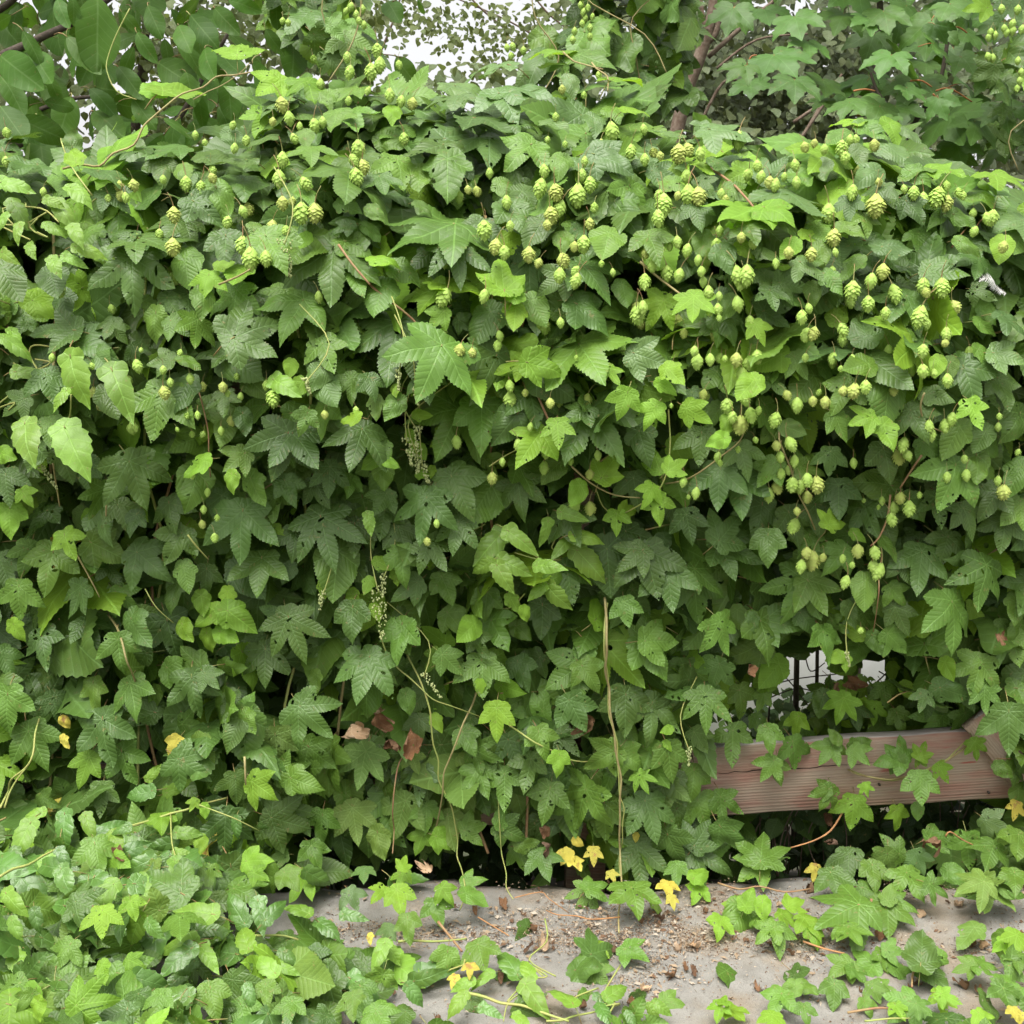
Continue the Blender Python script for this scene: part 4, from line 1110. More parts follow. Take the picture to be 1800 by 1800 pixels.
def cone_matrix(P, L):
    M = Matrix.Translation(P) @ Matrix.Rotation(random.uniform(0, 6.28), 4, 'Z') @ Matrix.Rotation(R(random.gauss(0, 12)), 4, 'X') @ Matrix.Scale(L, 4)
    return M

HOPS = []
HOP_BASE = [(-150, 'hop vine at the far left end of the leafy wall, behind pale crinkled clematis', -.95),
            (300, 'dark hop vine left of centre, with a few small scattered cones', -.6),
            (600, 'hop vine under the crest left of centre, beside the knotweed blossom', -.25),
            (900, 'hop vine in the middle, with clustered cones high and glossy clematis leaves below', .1),
            (1200, 'hop vine right of centre, loaded with cones and reaching down to the gap', .5),
            (1500, 'hop vine at the right end of the leafy wall, above the board end', .95)]
for x0, lab, bx in HOP_BASE:
    HOPS.append(Plant('hop_vine', lab, 'vine', 'hop vines covering the fence'))
G_LEFT = Plant('hop_vine', 'hop vine creeping over the ground at lower left among clematis', 'vine', 'hop vines creeping on the pavement')
G_MID = Plant('hop_vine', 'hop vine trailing on the bare slab at bottom centre, with yellowing leaves', 'vine', 'hop vines creeping on the pavement')
G_RIGHT = Plant('hop_vine', 'hop vine sprawling over the slab at lower right among dry leaves', 'vine', 'hop vines creeping on the pavement')
BOARD = Plant('hop_vine', 'hop shoot draped across the bare red board', 'vine')
C_EDGE = Plant('clematis', 'pale crinkled clematis spilling in at the upper left edge', 'climber', 'clematis climbers')
C_LEFT = Plant('clematis', 'clematis with long drooping leaves on the left, below the cones', 'climber', 'clematis climbers')
C_MID = Plant('clematis', 'bright glossy clematis spray in the middle of the leafy wall', 'climber', 'clematis climbers')
C_GROUND = Plant('clematis', 'light green clematis mounded over the ground at lower left', 'climber', 'clematis climbers')
C_FRONT = Plant('clematis', 'light green clematis shoot lying on the slab at bottom centre', 'climber', 'clematis climbers')

def on_board(px, py):
    return 1190 < px < 1800 and 1275 - (px - 1300) * .05 < py < 1420 or (1400 < px < 1640 and 1270 < py < 1440)

def owner(px, py, kind):
    if kind == 'c':
        if py < 500: return C_EDGE
        if py > 1640 and px > 680: return C_FRONT
        if py > 1330: return C_GROUND
        return C_LEFT if px < 640 else C_MID
    if py > 1500 or (py > 1470 and px > 1250):
        return G_LEFT if px < 790 else G_MID if px < 1215 else G_RIGHT
    if on_board(px, py): return BOARD
    return HOPS[min(5, max(0, int(px // 300)))]

def tilt_for(px, py, flat, ground):
    if ground: return random.gauss(50 if px < 800 else 64, 12)
    if flat: return random.gauss(70, 7)
    t = interp(py, [(0, 50), (250, 46), (500, 36), (800, 27), (1300, 20), (1500, 24)])
    return random.gauss(t, 8)

placed = []                                       # (px, py, radius px) of the surveyed leaves
for (tx, ty), txt in LEAVES.items():
    for e in txt.replace('\n', ';').split(';'):
        q = e.split()
        if len(q) != 5: continue
        px, py, ang, ln, kd = tx + float(q[0]) / 3, ty + float(q[1]) / 3, float(q[2]), float(q[3]) / 3, q[4]
        kind, flat = kd[0], kd.endswith('f')
        tint = kd[1]
        if kind == 'c' and tint == 'l' and py > 1380 and random.random() < .35: tint = 'm'
        if kind == 'c': tint = 'c' + tint
        if tint == 'y': ln *= .7
        if on_board(px, py):
            P, gr = at_y(px, py, random.uniform(-.10, -.045)), False
            ln *= .88
        elif 1280 < px < 1720 and 1130 < py < 1300:
            P, gr = at_y(px, py, random.uniform(-.06, .10)), False
        else:
            P, gr = surf(px, py, random.uniform(-.045, .01) - (.065 if kind == 'c' and py < 1330 else .06 if tint == 'l' and 550 < py < 1330 else .02 if tint == 'l' else 0), random.uniform(-.01, .035))
        M = leaf_matrix(P, ang + random.gauss(0, 3), ln * mpp(P) * (.95 if gr or kind == 'c' else .94 if ln > 85 else 1.04), tilt_for(px, py, flat, gr), random.gauss(0, 14), random.gauss(0, 7), cap=1.2 if gr or kind == 'c' else 1.35)
        owner(px, py, kind).leaf(var(kind), tint, M, 1000 + ln)
        a = R(ang)
        placed.append((px + math.sin(a) * ln * .4, py + math.cos(a) * ln * .4, ln * .55))
PL = np.array(placed)

def near_placed(px, py, f=1.0):
    return bool((np.hypot(PL[:, 0] - px, PL[:, 1] - py) < PL[:, 2] * f).any())

def in_gap(px, py, m=0):                          # the see-through gap above the board and the dark slot under it
    if 1295 - m < px < 1590 + m and 1180 - m < py < 1300 + m: return True
    if 1400 - m < px < 1580 + m and 1140 - m < py < 1190: return True
    if 1200 - m < px < 1775 and 1270 - m < py < 1425 + m: return True
    if 1330 - m < px < 1720 + m and 1415 < py < 1468 + m * .3: return True
    if 1150 < px < 1290 and 1330 < py < 1420: return True
    return False

HOLLOW = [(565, 1400, 80, 110), (625, 1285, 60, 45), (1310, 865, 110, 60), (1490, 790, 90, 50), (270, 880, 60, 60), (1010, 850, 80, 50), (870, 1455, 80, 60), (1180, 1330, 60, 60),
          (1650, 880, 60, 50), (90, 470, 60, 40), (720, 520, 50, 40), (380, 1010, 50, 40), (500, 1230, 60, 50), (200, 1320, 70, 40), (1420, 1480, 200, 30), (700, 700, 60, 50), (1070, 480, 40, 30), (1290, 470, 50, 35), (380, 620, 40, 40)]
def hollow(px, py):
    return any(((px - a) / c_) ** 2 + ((py - b_) / d_) ** 2 < 1.5 for a, b_, c_, d_ in HOLLOW)

# fill: layer after layer of leaves behind the surveyed ones
for layer in range(8):
    step = (38, 44, 46, 56, 60, 62, 52, 52)[layer]
    y = 90.0
    while y < 1545:
        x = -620.0
        while x < 2480:
            px, py = x + random.uniform(-.6, .6) * step, y + random.uniform(-.6, .6) * step
            x += step
            if py < interp(px, CREST) + 14 + layer * 9: continue
            if py > 1500 and px > 520 and layer > 1: continue
            if layer > 5 and py > 1390: continue
            if py > 1490 and px > 540: continue
            if (px < -120 or px > 1920) and layer in (1, 3, 5): continue
            if layer < 6 and hollow(px, py): continue
            if layer in (1, 2, 3) and random.random() < .22: continue
            if layer < 2 and near_placed(px, py, 1.12 if layer == 0 else .6): continue
            if layer == 0 and random.random() < .3: continue
            ln = random.choice([44, 54, 64, 76, 88, 104]) if layer else random.choice([36, 44, 52, 62, 76])
            if layer > 5: ln = random.uniform(90, 130)
            lo = layer >= 3
            kind = random.choices(['1', '3', '5'], [.26, .40, .34])[0]
            if ln < 52: kind = random.choice(['1', '1', '3'])
            pl = interp(py, [(200, .26), (700, .20), (1000, .13), (1500, .16)])
            tint = random.choices(['l', 'm', 'd', 'b'], [pl * (1.0 if layer < 2 else .5), .38, .46, .12 if py < 500 else .05])[0]
            if py > 1280 and 560 < px < 1000 and random.random() < .4: tint = 'o'
            if random.random() < .004 and py > 900: tint = 'y'
            P, gr = surf(px, py, (.02, .09, .15, .21, .27, .33, .42, .52)[layer] + random.uniform(-.02, .05), -.02 - min(layer, 5) * .02)
            ang = random.gauss(0, 52) if random.random() < .85 else random.uniform(-180, 180)
            M = leaf_matrix(P, ang, ln * mpp(P), tilt_for(px, py, random.random() < (.5 if py < 330 else .14), gr) - 4 + random.gauss(0, 9), random.gauss(0, 34), random.gauss(0, 18))
            ga = R(ang)
            if any(in_gap(px + math.sin(ga) * ln * q + s * ln * .35 * math.cos(ga), py + math.cos(ga) * ln * q - s * ln * .35 * math.sin(ga), 4) for q, s in ((0, 0), (.5, 0), (1, 0), (.4, 1), (.4, -1))): continue
            key = (f'lo{kind}_{random.randrange(3)}') if lo else var(kind)
            owner(px, py, kind).leaf(key, tint, M, ln - layer * 60)
        y += step

for i in range(120):
    px, py = random.uniform(440, 1200), random.uniform(1290, 1450)
    if near_placed(px, py, .55): continue
    P, gr = surf(px, py, .02 + random.uniform(0, .06))
    ln = random.uniform(52, 88)
    M = leaf_matrix(P, random.gauss(0, 30), ln * mpp(P), random.gauss(18, 9), random.gauss(0, 22), random.gauss(0, 10))
    k_ = random.choice('1335')
    owner(px, py, k_).leaf(var(k_), random.choice('mmddo'), M, ln)

# creepers on the ground: denser towards the lower left and the right edge
def ground_density(px, py):
    if px < 430: return .62
    if px < 830: return interp(px, [(430, .62), (560, .45), (760, .30), (830, .10)]) * (1 if py > 1640 else .22)
    if px < 1200: return .06 if py < 1700 else .14
    if px < 1400: return .05
    return interp(px, [(1400, .08), (1550, .12), (1800, .25)]) * (1.5 if py < 1570 else .7)
y = 1480.0
while y < 2000:
    x = -300.0
    while x < 2100:
        px, py = x + random.uniform(-20, 20), y + random.uniform(-16, 16)
        x += 33
        if py < 1535 and 540 < px < 1250: continue
        if in_gap(px, py, 10): continue
        if random.random() > ground_density(px, py): continue
        np_ = near_placed(px, py, .6)
        for lay in range(2 if px < 700 else 1):
            ln = random.uniform(40, 92) if px < 800 else random.uniform(34, 66)
            cle = px < 760 and random.random() < .5
            kind = 'c' if cle else random.choices(['1', '3', '5'], [.35, .45, .2])[0]
            tint = random.choices(['cl', 'cm'], [.25, .75])[0] if cle else random.choices(['l', 'm', 'd', 'b', 'o', 'y'], [.06, .42, .36, .06, .09, .01])[0]
            h = -.015 if (lay == 0 and not np_) else -.05
            P, gr = surf(px, py, .02, h + random.uniform(-.02, .015))
            M = leaf_matrix(P, random.uniform(-120, 120), ln * mpp(P), random.gauss(44, 20), random.gauss(0, 40), random.gauss(0, 12), cap=1.3)
            owner(px, max(py, 1505), kind).leaf(var(kind), tint, M, ln - 60 * lay - (60 if np_ else 0))
    y += 30

# cones
for (tx, ty), txt in CONES.items():
    for e in txt.split(';'):
        a, b, L = map(float, e.split())
        px, py, L = tx + a / 3, ty + b / 3, L / 3
        P, gr = surf(px, py - L * .45, random.uniform(-.075, -.045))
        L2 = L * mpp(P) * .93
        key = f'big{random.randrange(4)}' if L > 14 else f'small{random.randrange(2)}'
        owner(px, min(py, 1240), '3').cones.append((key, cone_matrix(P, L2)))
for i in range(130):                              # half hidden cones between the leaves of the upper half
    px, py = random.uniform(60, 1790), random.uniform(230, 760)
    if random.random() > interp(px, [(0, .25), (600, .4), (1000, .8), (1800, 1)]) or py < interp(px, CREST) + 40: continue
    P, gr = surf(px, py, random.uniform(-.02, .06))
    owner(px, py, '3').cones.append((f'big{random.randrange(4)}', cone_matrix(P, random.uniform(16, 26) * mpp(P))))

# bines and shoots
for line in STEMS.strip().split('\n'):
    pts, rad, mt = line.split('|')
    pp = [tuple(map(float, q.split())) for q in pts.split(';')]
    W = []
    fine = []
    for q in range(len(pp) - 1):                  # a little wander between the surveyed points
        fine.append(pp[q])
        (xa, ya), (xb, yb) = pp[q], pp[q + 1]
        n_ = max(1, int(math.hypot(xb - xa, yb - ya) / 26))
        for k in range(1, n_):
            fine.append((xa + (xb - xa) * k / n_ + random.gauss(0, 2.6), ya + (yb - ya) * k / n_ + random.gauss(0, 2.6)))
    fine.append(pp[-1])
    for k, (px, py) in enumerate(fine):
        dv = .07 * max(0, 1 - k / 2.5) + .05 * max(0, 1 - (len(fine) - 1 - k) / 2.0) if len(fine) > 4 else 0
        if on_board(px, py): P = at_y(px, py, -.055 + dv * .4)
        elif py < 300 and (px < 450): P = at_y(px, py, interp(py, [(100, -.10), (300, -.16)]))
        else:
            P, gr = surf(px, py, -.055 + dv, .02 if py < 1600 else -.01)
        W.append(P)
    line3 = smooth_line(W, 3)
    rr = float(rad) * .00085
    v, f = tube(line3, [rr * (1 - .35 * i / len(line3)) for i in range(len(line3))], 6)
    px, py = pp[len(pp) // 2]
    green = mt == 'g' and ((py > 1390 and px < 560) or (py > 1640 and px < 1100))
    own = (C_GROUND if px < 690 else C_FRONT) if green else owner(px, py, '3')
    own.stems.append(('stem', v, f, mt))
# older bines climbing inside the leaf wall
for i in range(16):
    px = random.uniform(-100, 1800)
    if 1130 < px: continue
    W = []
    x = px
    for q, py in enumerate(range(1380 if px < 620 else 1500, 240, -140)):
        x += random.gauss(0, 22)
        if py < interp(x, CREST) + 60: break
        W.append(surf(x, py, .10 + random.uniform(-.02, .04))[0])
    if len(W) < 3: continue
    l3 = smooth_line(W, 4)
    v, f = tube(l3, .0032, 5)
    owner(px, 900, '3').stems.append(('stem', v, f, random.choice('srg')))
# twining of thin stalks between clematis leaves
for pl, px0, px1, py0, py1, n in ((C_MID, 840, 1060, 900, 1040, 6), (C_EDGE, -40, 190, 320, 480, 9), (C_LEFT, 0, 240, 600, 800, 6), (C_FRONT, 780, 1180, 1690, 1790, 6)):
    for i in range(n):
        W = []
        x, y_ = random.uniform(px0, px1), random.uniform(py0, py1)
        for q in range(4):
            W.append(surf(x, y_, -.01, .005)[0])
            x += random.gauss(0, 28)
            y_ += random.gauss(0, 22)
        v, f = tube(smooth_line(W, 4), .0016, 5)
        pl.stems.append(('stalk', v, f, 'g'))

for pl, (x0, lab, bx) in zip(HOPS, HOP_BASE): pl.finish((bx, -.09, -.12))
G_LEFT.finish((-.55, -.4, 0))
G_MID.finish((.1, -.35, 0))
G_RIGHT.finish((.7, -.35, 0))
BOARD.finish((.9, -.06, 0))
C_EDGE.finish((-1.1, -.1, -.12))
C_LEFT.finish((-.95, -.12, -.12))
C_MID.finish((.08, -.1, -.12))
C_GROUND.finish((-.7, -.4, 0))
C_FRONT.finish((-.15, -.5, 0))

# knotweed: blossom racemes with small heart leaves
KN = Plant('knotweed', 'slender knotweed with whitish blossom racemes threaded through the left centre leaves', 'climber')
def raceme(P, L, lean, seed):
    rs = random.Random(seed)
    parts = []
    n = int(26 + L * 500)
    for i in range(n):
        t = rs.random()
        rad = .20 * L * (1 - t * .75)
        a = rs.uniform(0, 6.28)
        c = Vector((rad * math.cos(a) * rs.random() ** .5 + math.sin(R(lean)) * t * L, rad * math.sin(a), -t * L))
        s = rs.uniform(.0014, .0027)
        d = np.array([(1, 0, 0), (-1, 0, 0), (0, 1, 0), (0, -1, 0), (0, 0, 1.3), (0, 0, -1.3)]) * s
        v = d + np.array(P + c)
        f = np.array([(0, 2, 4), (2, 1, 4), (1, 3, 4), (3, 0, 4), (2, 0, 5), (1, 2, 5), (3, 1, 5), (0, 3, 5)])
        parts.append((v, f))
    v, f = join(parts)
    return mesh_from('blossom_raceme', v, f, [MAT['flower']], smooth=False)
for i, e in enumerate(RACEMES.split(';')):
    px, py, L, lean = map(float, e.split())
    P, gr = surf(px, py - L * .5, -.06)
    KN.extra.append(('blossom_raceme', raceme(P, L * mpp(P), lean, i)))
    for k in range(2):
        a, b = px + random.gauss(0, 30), py + random.gauss(-10, 25)
        Q, gr = surf(a, b, -.02)
        KN.leaf(var('1'), 'l', leaf_matrix(Q, random.gauss(0, 50), random.uniform(18, 30) * mpp(Q), 30, random.gauss(0, 25)), 100)
    v, f = tube(smooth_line([P + Vector((0, 0, -.01)), P + Vector((random.gauss(0, .02), .02, .06)), P + Vector((random.gauss(0, .04), .06, .13))], 4), .0012, 5)
    KN.stems.append(('stalk', v, f, 'g'))
KN.finish((-.25, -.1, -.12))

# ---------------------------------------------------------------- trees behind
def free_leaf(key, P, L, tiltm=35, tilts=22, tint=None):
    return leaf_matrix(P, random.gauss(0, 60), L, random.gauss(tiltm, tilts), random.gauss(0, 45), random.gauss(0, 20))

def limb(pxs, Y, r0, r1):
    W = [at_y(a, b, Y + (q[2] if len(q) > 2 else 0)) for q in pxs for a, b in [q[:2]]]
    l3 = smooth_line(W, 5)
    n = len(l3)
    return tube(l3, [r0 + (r1 - r0) * i / (n - 1) for i in range(n)], 8)

# walnut-like tree, upper left: large oval leaves
WAL = Plant('walnut_tree', 'tree with large oval leaves hanging in at the upper left corner', 'tree')
WALNUT = "510 -20 5 330;300 -10 20 150;380 -20 10 140;0 290 50 220;0 400 40 200;170 270 30 190;90 620 65 290;920 210 50 250;1000 75 40 210;470 465 50 180;490 585 55 190;940 130 25 150;1200 0 75 180;230 540 85 170;350 190 45 250;1030 480 20 190;1200 400 10 200;1330 330 25 180;60 80 -60 160;720 170 30 160;620 350 40 170;830 330 60 190;700 520 40 170;860 620 60 180;1150 560 30 200;1280 520 -20 170;560 700 80 160;0 560 40 170;260 400 20 160;120 160 30 200;640 60 40 140;780 30 20 150;1080 250 10 160;1400 150 30 150;1450 0 10 140;1130 40 40 140;420 260 -30 140;980 380 20 150;20 640 70 230"
for e in WALNUT.split(';'):
    a, b, ang, ln = map(float, e.split())
    P = at_y(a / 3, b / 3, random.uniform(.75, 1.0))
    WAL.leaf(var('w'), 'w', leaf_matrix(P, ang, ln / 3 * mpp(P), random.gauss(25, 12), random.gauss(0, 20), random.gauss(0, 15), maxl=.3), 1000 + ln)
for i in range(560):
    px, py = random.uniform(-520, 600), random.uniform(-420, 290)
    if px > 430 and random.random() < .75: continue
    if random.random() < .22 and py < 60: continue
    P = at_y(px, py, random.uniform(1.0, 2.1))
    WAL.leaf(var('w'), 'w', leaf_matrix(P, random.gauss(10, 50), random.uniform(.08, .14), random.gauss(25, 20), random.gauss(0, 35), random.gauss(0, 20)), 10)
tb = Vector((-2.5, 1.9, gz(1.9)))
v, f = tube(smooth_line([tb, Vector((-2.48, 1.9, .2)), Vector((-2.42, 1.9, 1.2)), Vector((-2.3, 1.9, 2.4)), Vector((-2.2, 1.8, 3.8))], 5), [.09 - .0022 * i for i in range(21)], 10)
WAL.stems.append(('trunk', v, f, 'barkd'))
for prm in (([(-260, 160), (-60, 120), (20, 90), (80, 62), (140, 33), (230, -30)], 1.15, .016, .009), ([(-150, 330), (60, 240), (110, 205), (118, 235)], 1.3, .016, .012),
            ([(-80, 60), (10, 10), (60, -40)], 1.5, .014, .009), ([(300, 230), (335, 175), (400, 60)], 1.4, .012, .006), ([(40, 205), (120, 175), (180, 170)], 1.2, .008, .005)):
    v, f = limb(*prm)
    WAL.stems.append(('branch', v, f, 'barkd'))
for i in range(700):                              # the crown above the picture
    P = Vector((random.uniform(-4.2, -.2), random.uniform(.9, 4.2), random.uniform(2.6, 4.6)))
    WAL.leaf('w_0', 'w', leaf_matrix(P, random.gauss(10, 50), random.uniform(.14, .2), random.gauss(35, 20), random.gauss(0, 60)), 0)
WAL.finish(tuple(tb))

def cloud(plant, key, tint, regions, size, jitter):
    """clumped small leaves: regions = (px0, px1, py0, py1, Y0, Y1, clumps, per clump, spread px)"""
    for px0, px1, py0, py1, Y0, Y1, n, m, sp in regions:
        for c in range(n):
            cx, cy, cY = random.uniform(px0, px1), random.uniform(py0, py1), random.uniform(Y0, Y1)
            ex, ey = sp * random.uniform(.6, 1.6), sp * random.uniform(.4, 1.0)
            for k in range(int(m * random.uniform(.5, 1.5))):
                px, py = random.gauss(cx, ex), random.gauss(cy, ey)
                P = at_y(px, py, cY + random.gauss(0, .25))
                L = size * random.uniform(.7, 1.3)
                inside = 0 < px < 1800 and 0 < py < 330
                plant.leaf(key + f'_{random.randrange(3)}', tint, free_leaf(key, P, L), (100 if inside else 0) + L / mpp(P) * .1 + random.random())

# small-leaved hazel filling in behind the walnut
HZ = Plant('hazel_tree', 'small-leaved tree filling the upper left behind the large oval leaves', 'tree')
cloud(HZ, 'p', 'i', [(-300, 590, -260, 40, 3.2, 4.6, 60, 20, 34), (-300, 600, 20, 280, 3.2, 4.6, 95, 24, 32), (480, 620, -60, 90, 3.4, 4.4, 10, 18, 22)], .05, 0)
v, f = limb([(240, 700), (235, 300), (250, 120), (280, -200)], 3.9, .035, .02)
HZ.stems.append(('trunk', v, f, 'barkd'))
HZ.finish((at_y(240, 700, 3.9).x, 3.9, gz(3.9)))

# birch in the centre, thin against the white sky
BI = Plant('birch_tree', 'thin-leaved birch against the white sky at top centre', 'tree')
cloud(BI, 'p', 'i', [(560, 1080, -320, 0, 5, 6.5, 60, 22, 30), (660, 1040, 0, 60, 5, 6.5, 34, 18, 22), (780, 1020, 60, 125, 5, 6, 20, 18, 20), (570, 690, -20, 110, 5, 6, 12, 18, 22)], .036, 0)
v, f = limb([(1010, 700), (1012, 300), (1016, 60), (1000, -300)], 5.8, .035, .02)
BI.stems.append(('trunk', v, f, 'barkg'))
for prm in (([(1010, 110), (900, 40), (760, -20)], 5.8, .008, .004), ([(1012, 60), (960, 20), (900, -60)], 5.8, .008, .005), ([(660, 110), (690, 40), (720, -60)], 5.6, .010, .005), ([(900, 60), (840, 10), (800, -40)], 5.7, .008, .005)):
    v, f = limb(*prm)
    BI.stems.append(('branch', v, f, 'bark'))
BI.finish((at_y(1010, 700, 5.8).x, 5.8, gz(5.8)))

# poplar on the right: grey-green leaves, brown stem behind the crest
PO = Plant('poplar_tree', 'grey-green poplar with a leaning brown trunk behind the crest on the right', 'tree')
cloud(PO, 'p', 'p', [(1060, 1900, -260, 90, 3.4, 5, 120, 26, 38), (1080, 1850, 60, 330, 3.4, 5.2, 200, 32, 32), (1180, 1500, 20, 260, 3.6, 4.8, 90, 28, 26)], .043, 0)
for prm in (([(1150, 420), (1200, 185), (1228, 105), (1244, 55), (1256, -10), (1262, -200)], 2.2, .030, .018), ([(1275, -60), (1270, 5), (1257, 58), (1240, 75)], 2.2, .010, .016)):
    v, f = limb(*prm)
    PO.stems.append(('trunk', v, f, 'bark'))
for prm in (([(1228, -40), (1234, 20), (1241, 55)], 2.15, .008, .009), ([(1245, 100), (1290, 60), (1330, 25), (1362, 0), (1420, -60)], 2.25, .010, .006), ([(1180, 330), (1260, 160), (1295, 140)], 2.3, .008, .004),
            ([(1350, 330), (1420, 225), (1450, 180)], 2.9, .010, .006), ([(1400, 260), (1440, 190), (1480, 130)], 3.2, .009, .005), ([(1260, 120), (1330, 70), (1420, 60)], 3.0, .006, .004), ([(1395, 215), (1440, 185), (1456, 178)], 2.5, .008, .005)):
    v, f = limb(*prm)
    PO.stems.append(('branch', v, f, 'bark'))
P0 = at_y(1150, 420, 2.2)
v, f = tube([(P0.x - .1, 2.25, gz(2.2) - .1), (P0.x - .05, 2.22, -.3), tuple(P0)], [.05, .042, .030], 9)
PO.stems.append(('trunk', v, f, 'bark'))
for i in range(1500):
    P = Vector((random.uniform(.2, 5.5), random.uniform(2.0, 5.0), random.uniform(3.0, 6.0)))
    PO.leaf(f'p_{random.randrange(3)}', 'p', free_leaf('p', P, random.uniform(.06, .10)), 0)
PO.finish((P0.x - .1, 2.25, gz(2.2)))

# young maple in front of the poplar
MA = Plant('maple_tree', 'young maple with lobed leaves on orange stalks at the upper right', 'tree')
MAPLE = "1530 540 30 200;1390 640 50 180;1040 430 80 180;900 440 -60 150;1100 290 -40 140;1010 180 -20 150;1140 120 0 140;1470 300 50 130;1250 580 10 150;1500 170 50 140;480 290 60 180;330 345 -60 140;350 345 60 120;360 430 0 130;590 420 10 150;740 420 20 140;590 90 20 150;430 50 30 140;850 70 -30 150;770 520 -70 120;1320 230 60 150;1280 330 20 130;1410 20 60 150;1400 10 -60 120;980 400 -60 140;1000 390 160 80;1180 460 60 160;880 540 -50 120;940 520 20 130;1120 560 30 150;1040 560 -20 140;1540 640 20 150;1350 520 20 140;1610 400 40 150;1560 330 60 120;1240 170 -40 130;1330 130 40 140;1690 560 20 150;1440 750 20 130;1100 620 -70 130;1480 440 60 150;660 220 30 130;1060 60 20 140;1180 30 -30 140;980 90 40 120;270 40 -20 150;300 90 30 120"
for e in MAPLE.split(';'):
    a, b, ang, ln = map(float, e.split())
    P = at_y(1200 + a / 3, b / 3, random.uniform(1.0, 1.5))
    MA.leaf(var('a'), 'a', leaf_matrix(P, ang, ln / 3 * mpp(P) * .78, random.gauss(48, 12), random.gauss(0, 20), random.gauss(0, 10)), 1000 + ln)
for i in range(95):
    px, py = random.uniform(1270, 1950), random.uniform(-300, 290)
    if px < 1520 and py > 20: continue
    P = at_y(px, py, random.uniform(1.2, 2.0))
    MA.leaf(var('a'), 'a', leaf_matrix(P, random.gauss(0, 50), random.uniform(.06, .105), random.gauss(50, 16), random.gauss(0, 35), random.gauss(0, 15)), 10)
for prm in (([(1560, 420), (1600, 240), (1627, 187), (1650, 150), (1663, 90), (1672, 17), (1690, -120)], 1.3, .010, .005), ([(1580, 420), (1560, 213), (1540, 157), (1530, 127)], 1.25, .008, .004), ([(1545, 420), (1535, 190), (1548, 60), (1540, -100)], 1.7, .016, .010)):
    v, f = limb(*prm)
    MA.stems.append(('trunk' if prm[2] > .012 else 'branch', v, f, 'barkd'))
for pts in ([(1645, 160), (1670, 156), (1710, 180)], [(1640, 165), (1655, 185), (1659, 210)], [(1600, 142), (1620, 142), (1638, 153)], [(1670, 50), (1685, 48), (1700, 58)], [(1646, 48), (1660, 46), (1670, 50)], [(1655, 163), (1670, 165), (1684, 176)], [(1500, 160), (1520, 157), (1538, 160)], [(1505, 203), (1530, 200), (1550, 197)], [(1312, 118), (1320, 100), (1330, 97)]):
    v, f = limb(pts, 1.2, .0030, .0022)
    MA.stems.append(('stalk', v, f, 'petr'))
Pm = at_y(1545, 420, 1.7)
v, f = tube([(Pm.x, 1.72, gz(1.7) - .1), tuple(Pm)], [.022, .016], 8)
MA.stems.append(('trunk', v, f, 'barkd'))
MA.finish((Pm.x, 1.72, gz(1.7)))

# hops climbing in the trees
def tree_hop(label, boxes, base):
    T = Plant('hop_vine', label, 'vine', 'hop vines high in the trees')
    for px0, px1, py0, py1, Y0, Y1, n in boxes:
        for i in range(n):
            px, py = random.uniform(px0, px1), random.uniform(py0, py1)
            P = at_y(px, py, random.uniform(Y0, Y1))
            T.leaf(var(random.choice('1335')), random.choice('ddmmdl' if py < 120 else 'ddddm'), leaf_matrix(P, random.gauss(0, 45), random.uniform(.05, .09), random.gauss(30, 15), random.gauss(0, 30), random.gauss(0, 12)), random.random())
        for e in TREE_CONES.split(';'):
            a, b, L = map(float, e.split())
            if px0 - 110 < a < px1 + 10 and py0 < b < py1 + 40:
                P = at_y(a, b - L * .4, Y0 - .12)
                T.cones.append(('big1', cone_matrix(P, L * mpp(P))))
        W = [at_y(random.uniform(px0, px1), py1 + 40 - q * 70, Y0 - .02) for q in range(5)]
        v, f = tube(smooth_line(W, 4), .0018, 5)
        T.stems.append(('stem', v, f, 's'))
    T.finish(base)
tree_hop('dark hop vine wrapping the tree behind the crest, right of the sky gap', [(1010, 1215, -220, 90, .75, 1.2, 150), (1100, 1200, 90, 200, .8, 1.1, 34), (930, 1010, 60, 130, .75, 1.0, 16)], (at_y(1150, 420, 1).x, 1.0, gz(1.0)))
tree_hop('hop vine climbing in the trees left of the sky gap', [(470, 630, -160, 50, .7, 1.2, 60), (550, 640, 30, 105, .5, .9, 16)], (at_y(560, 420, 1).x, 1.0, gz(1.0)))
tree_hop('hop vine with hanging cones in the upper right corner', [(1730, 1960, -160, 260, .9, 1.5, 90)], (at_y(1800, 420, 1.2).x, 1.2, gz(1.2)))

# far wood: reads as one mass
items = []
for (px0, px1, py0, py1, n) in ((-500, 640, -100, 330, 2600), (600, 1020, 112, 330, 800), (1000, 2300, 30, 340, 4200), (1000, 2300, -200, 60, 900), (-700, 2500, 330, 620, 2600)):
    for c in range(n // 12):
        cx, cy, cY = random.uniform(px0, px1), random.uniform(py0, py1), random.uniform(17, 21)
        for k in range(12):
            P = at_y(random.gauss(cx, 22), max(py0, random.gauss(cy, 16)), cY + random.gauss(0, .4))
            items.append((f'p_{random.randrange(3)}', 'f', free_leaf('p', P, random.uniform(.15, .24))))
fw = put('far_wood', merged_leaves('far_wood', items))
tag(fw, 'hazy grey-green wood far behind the trees', 'wood', kind='stuff')

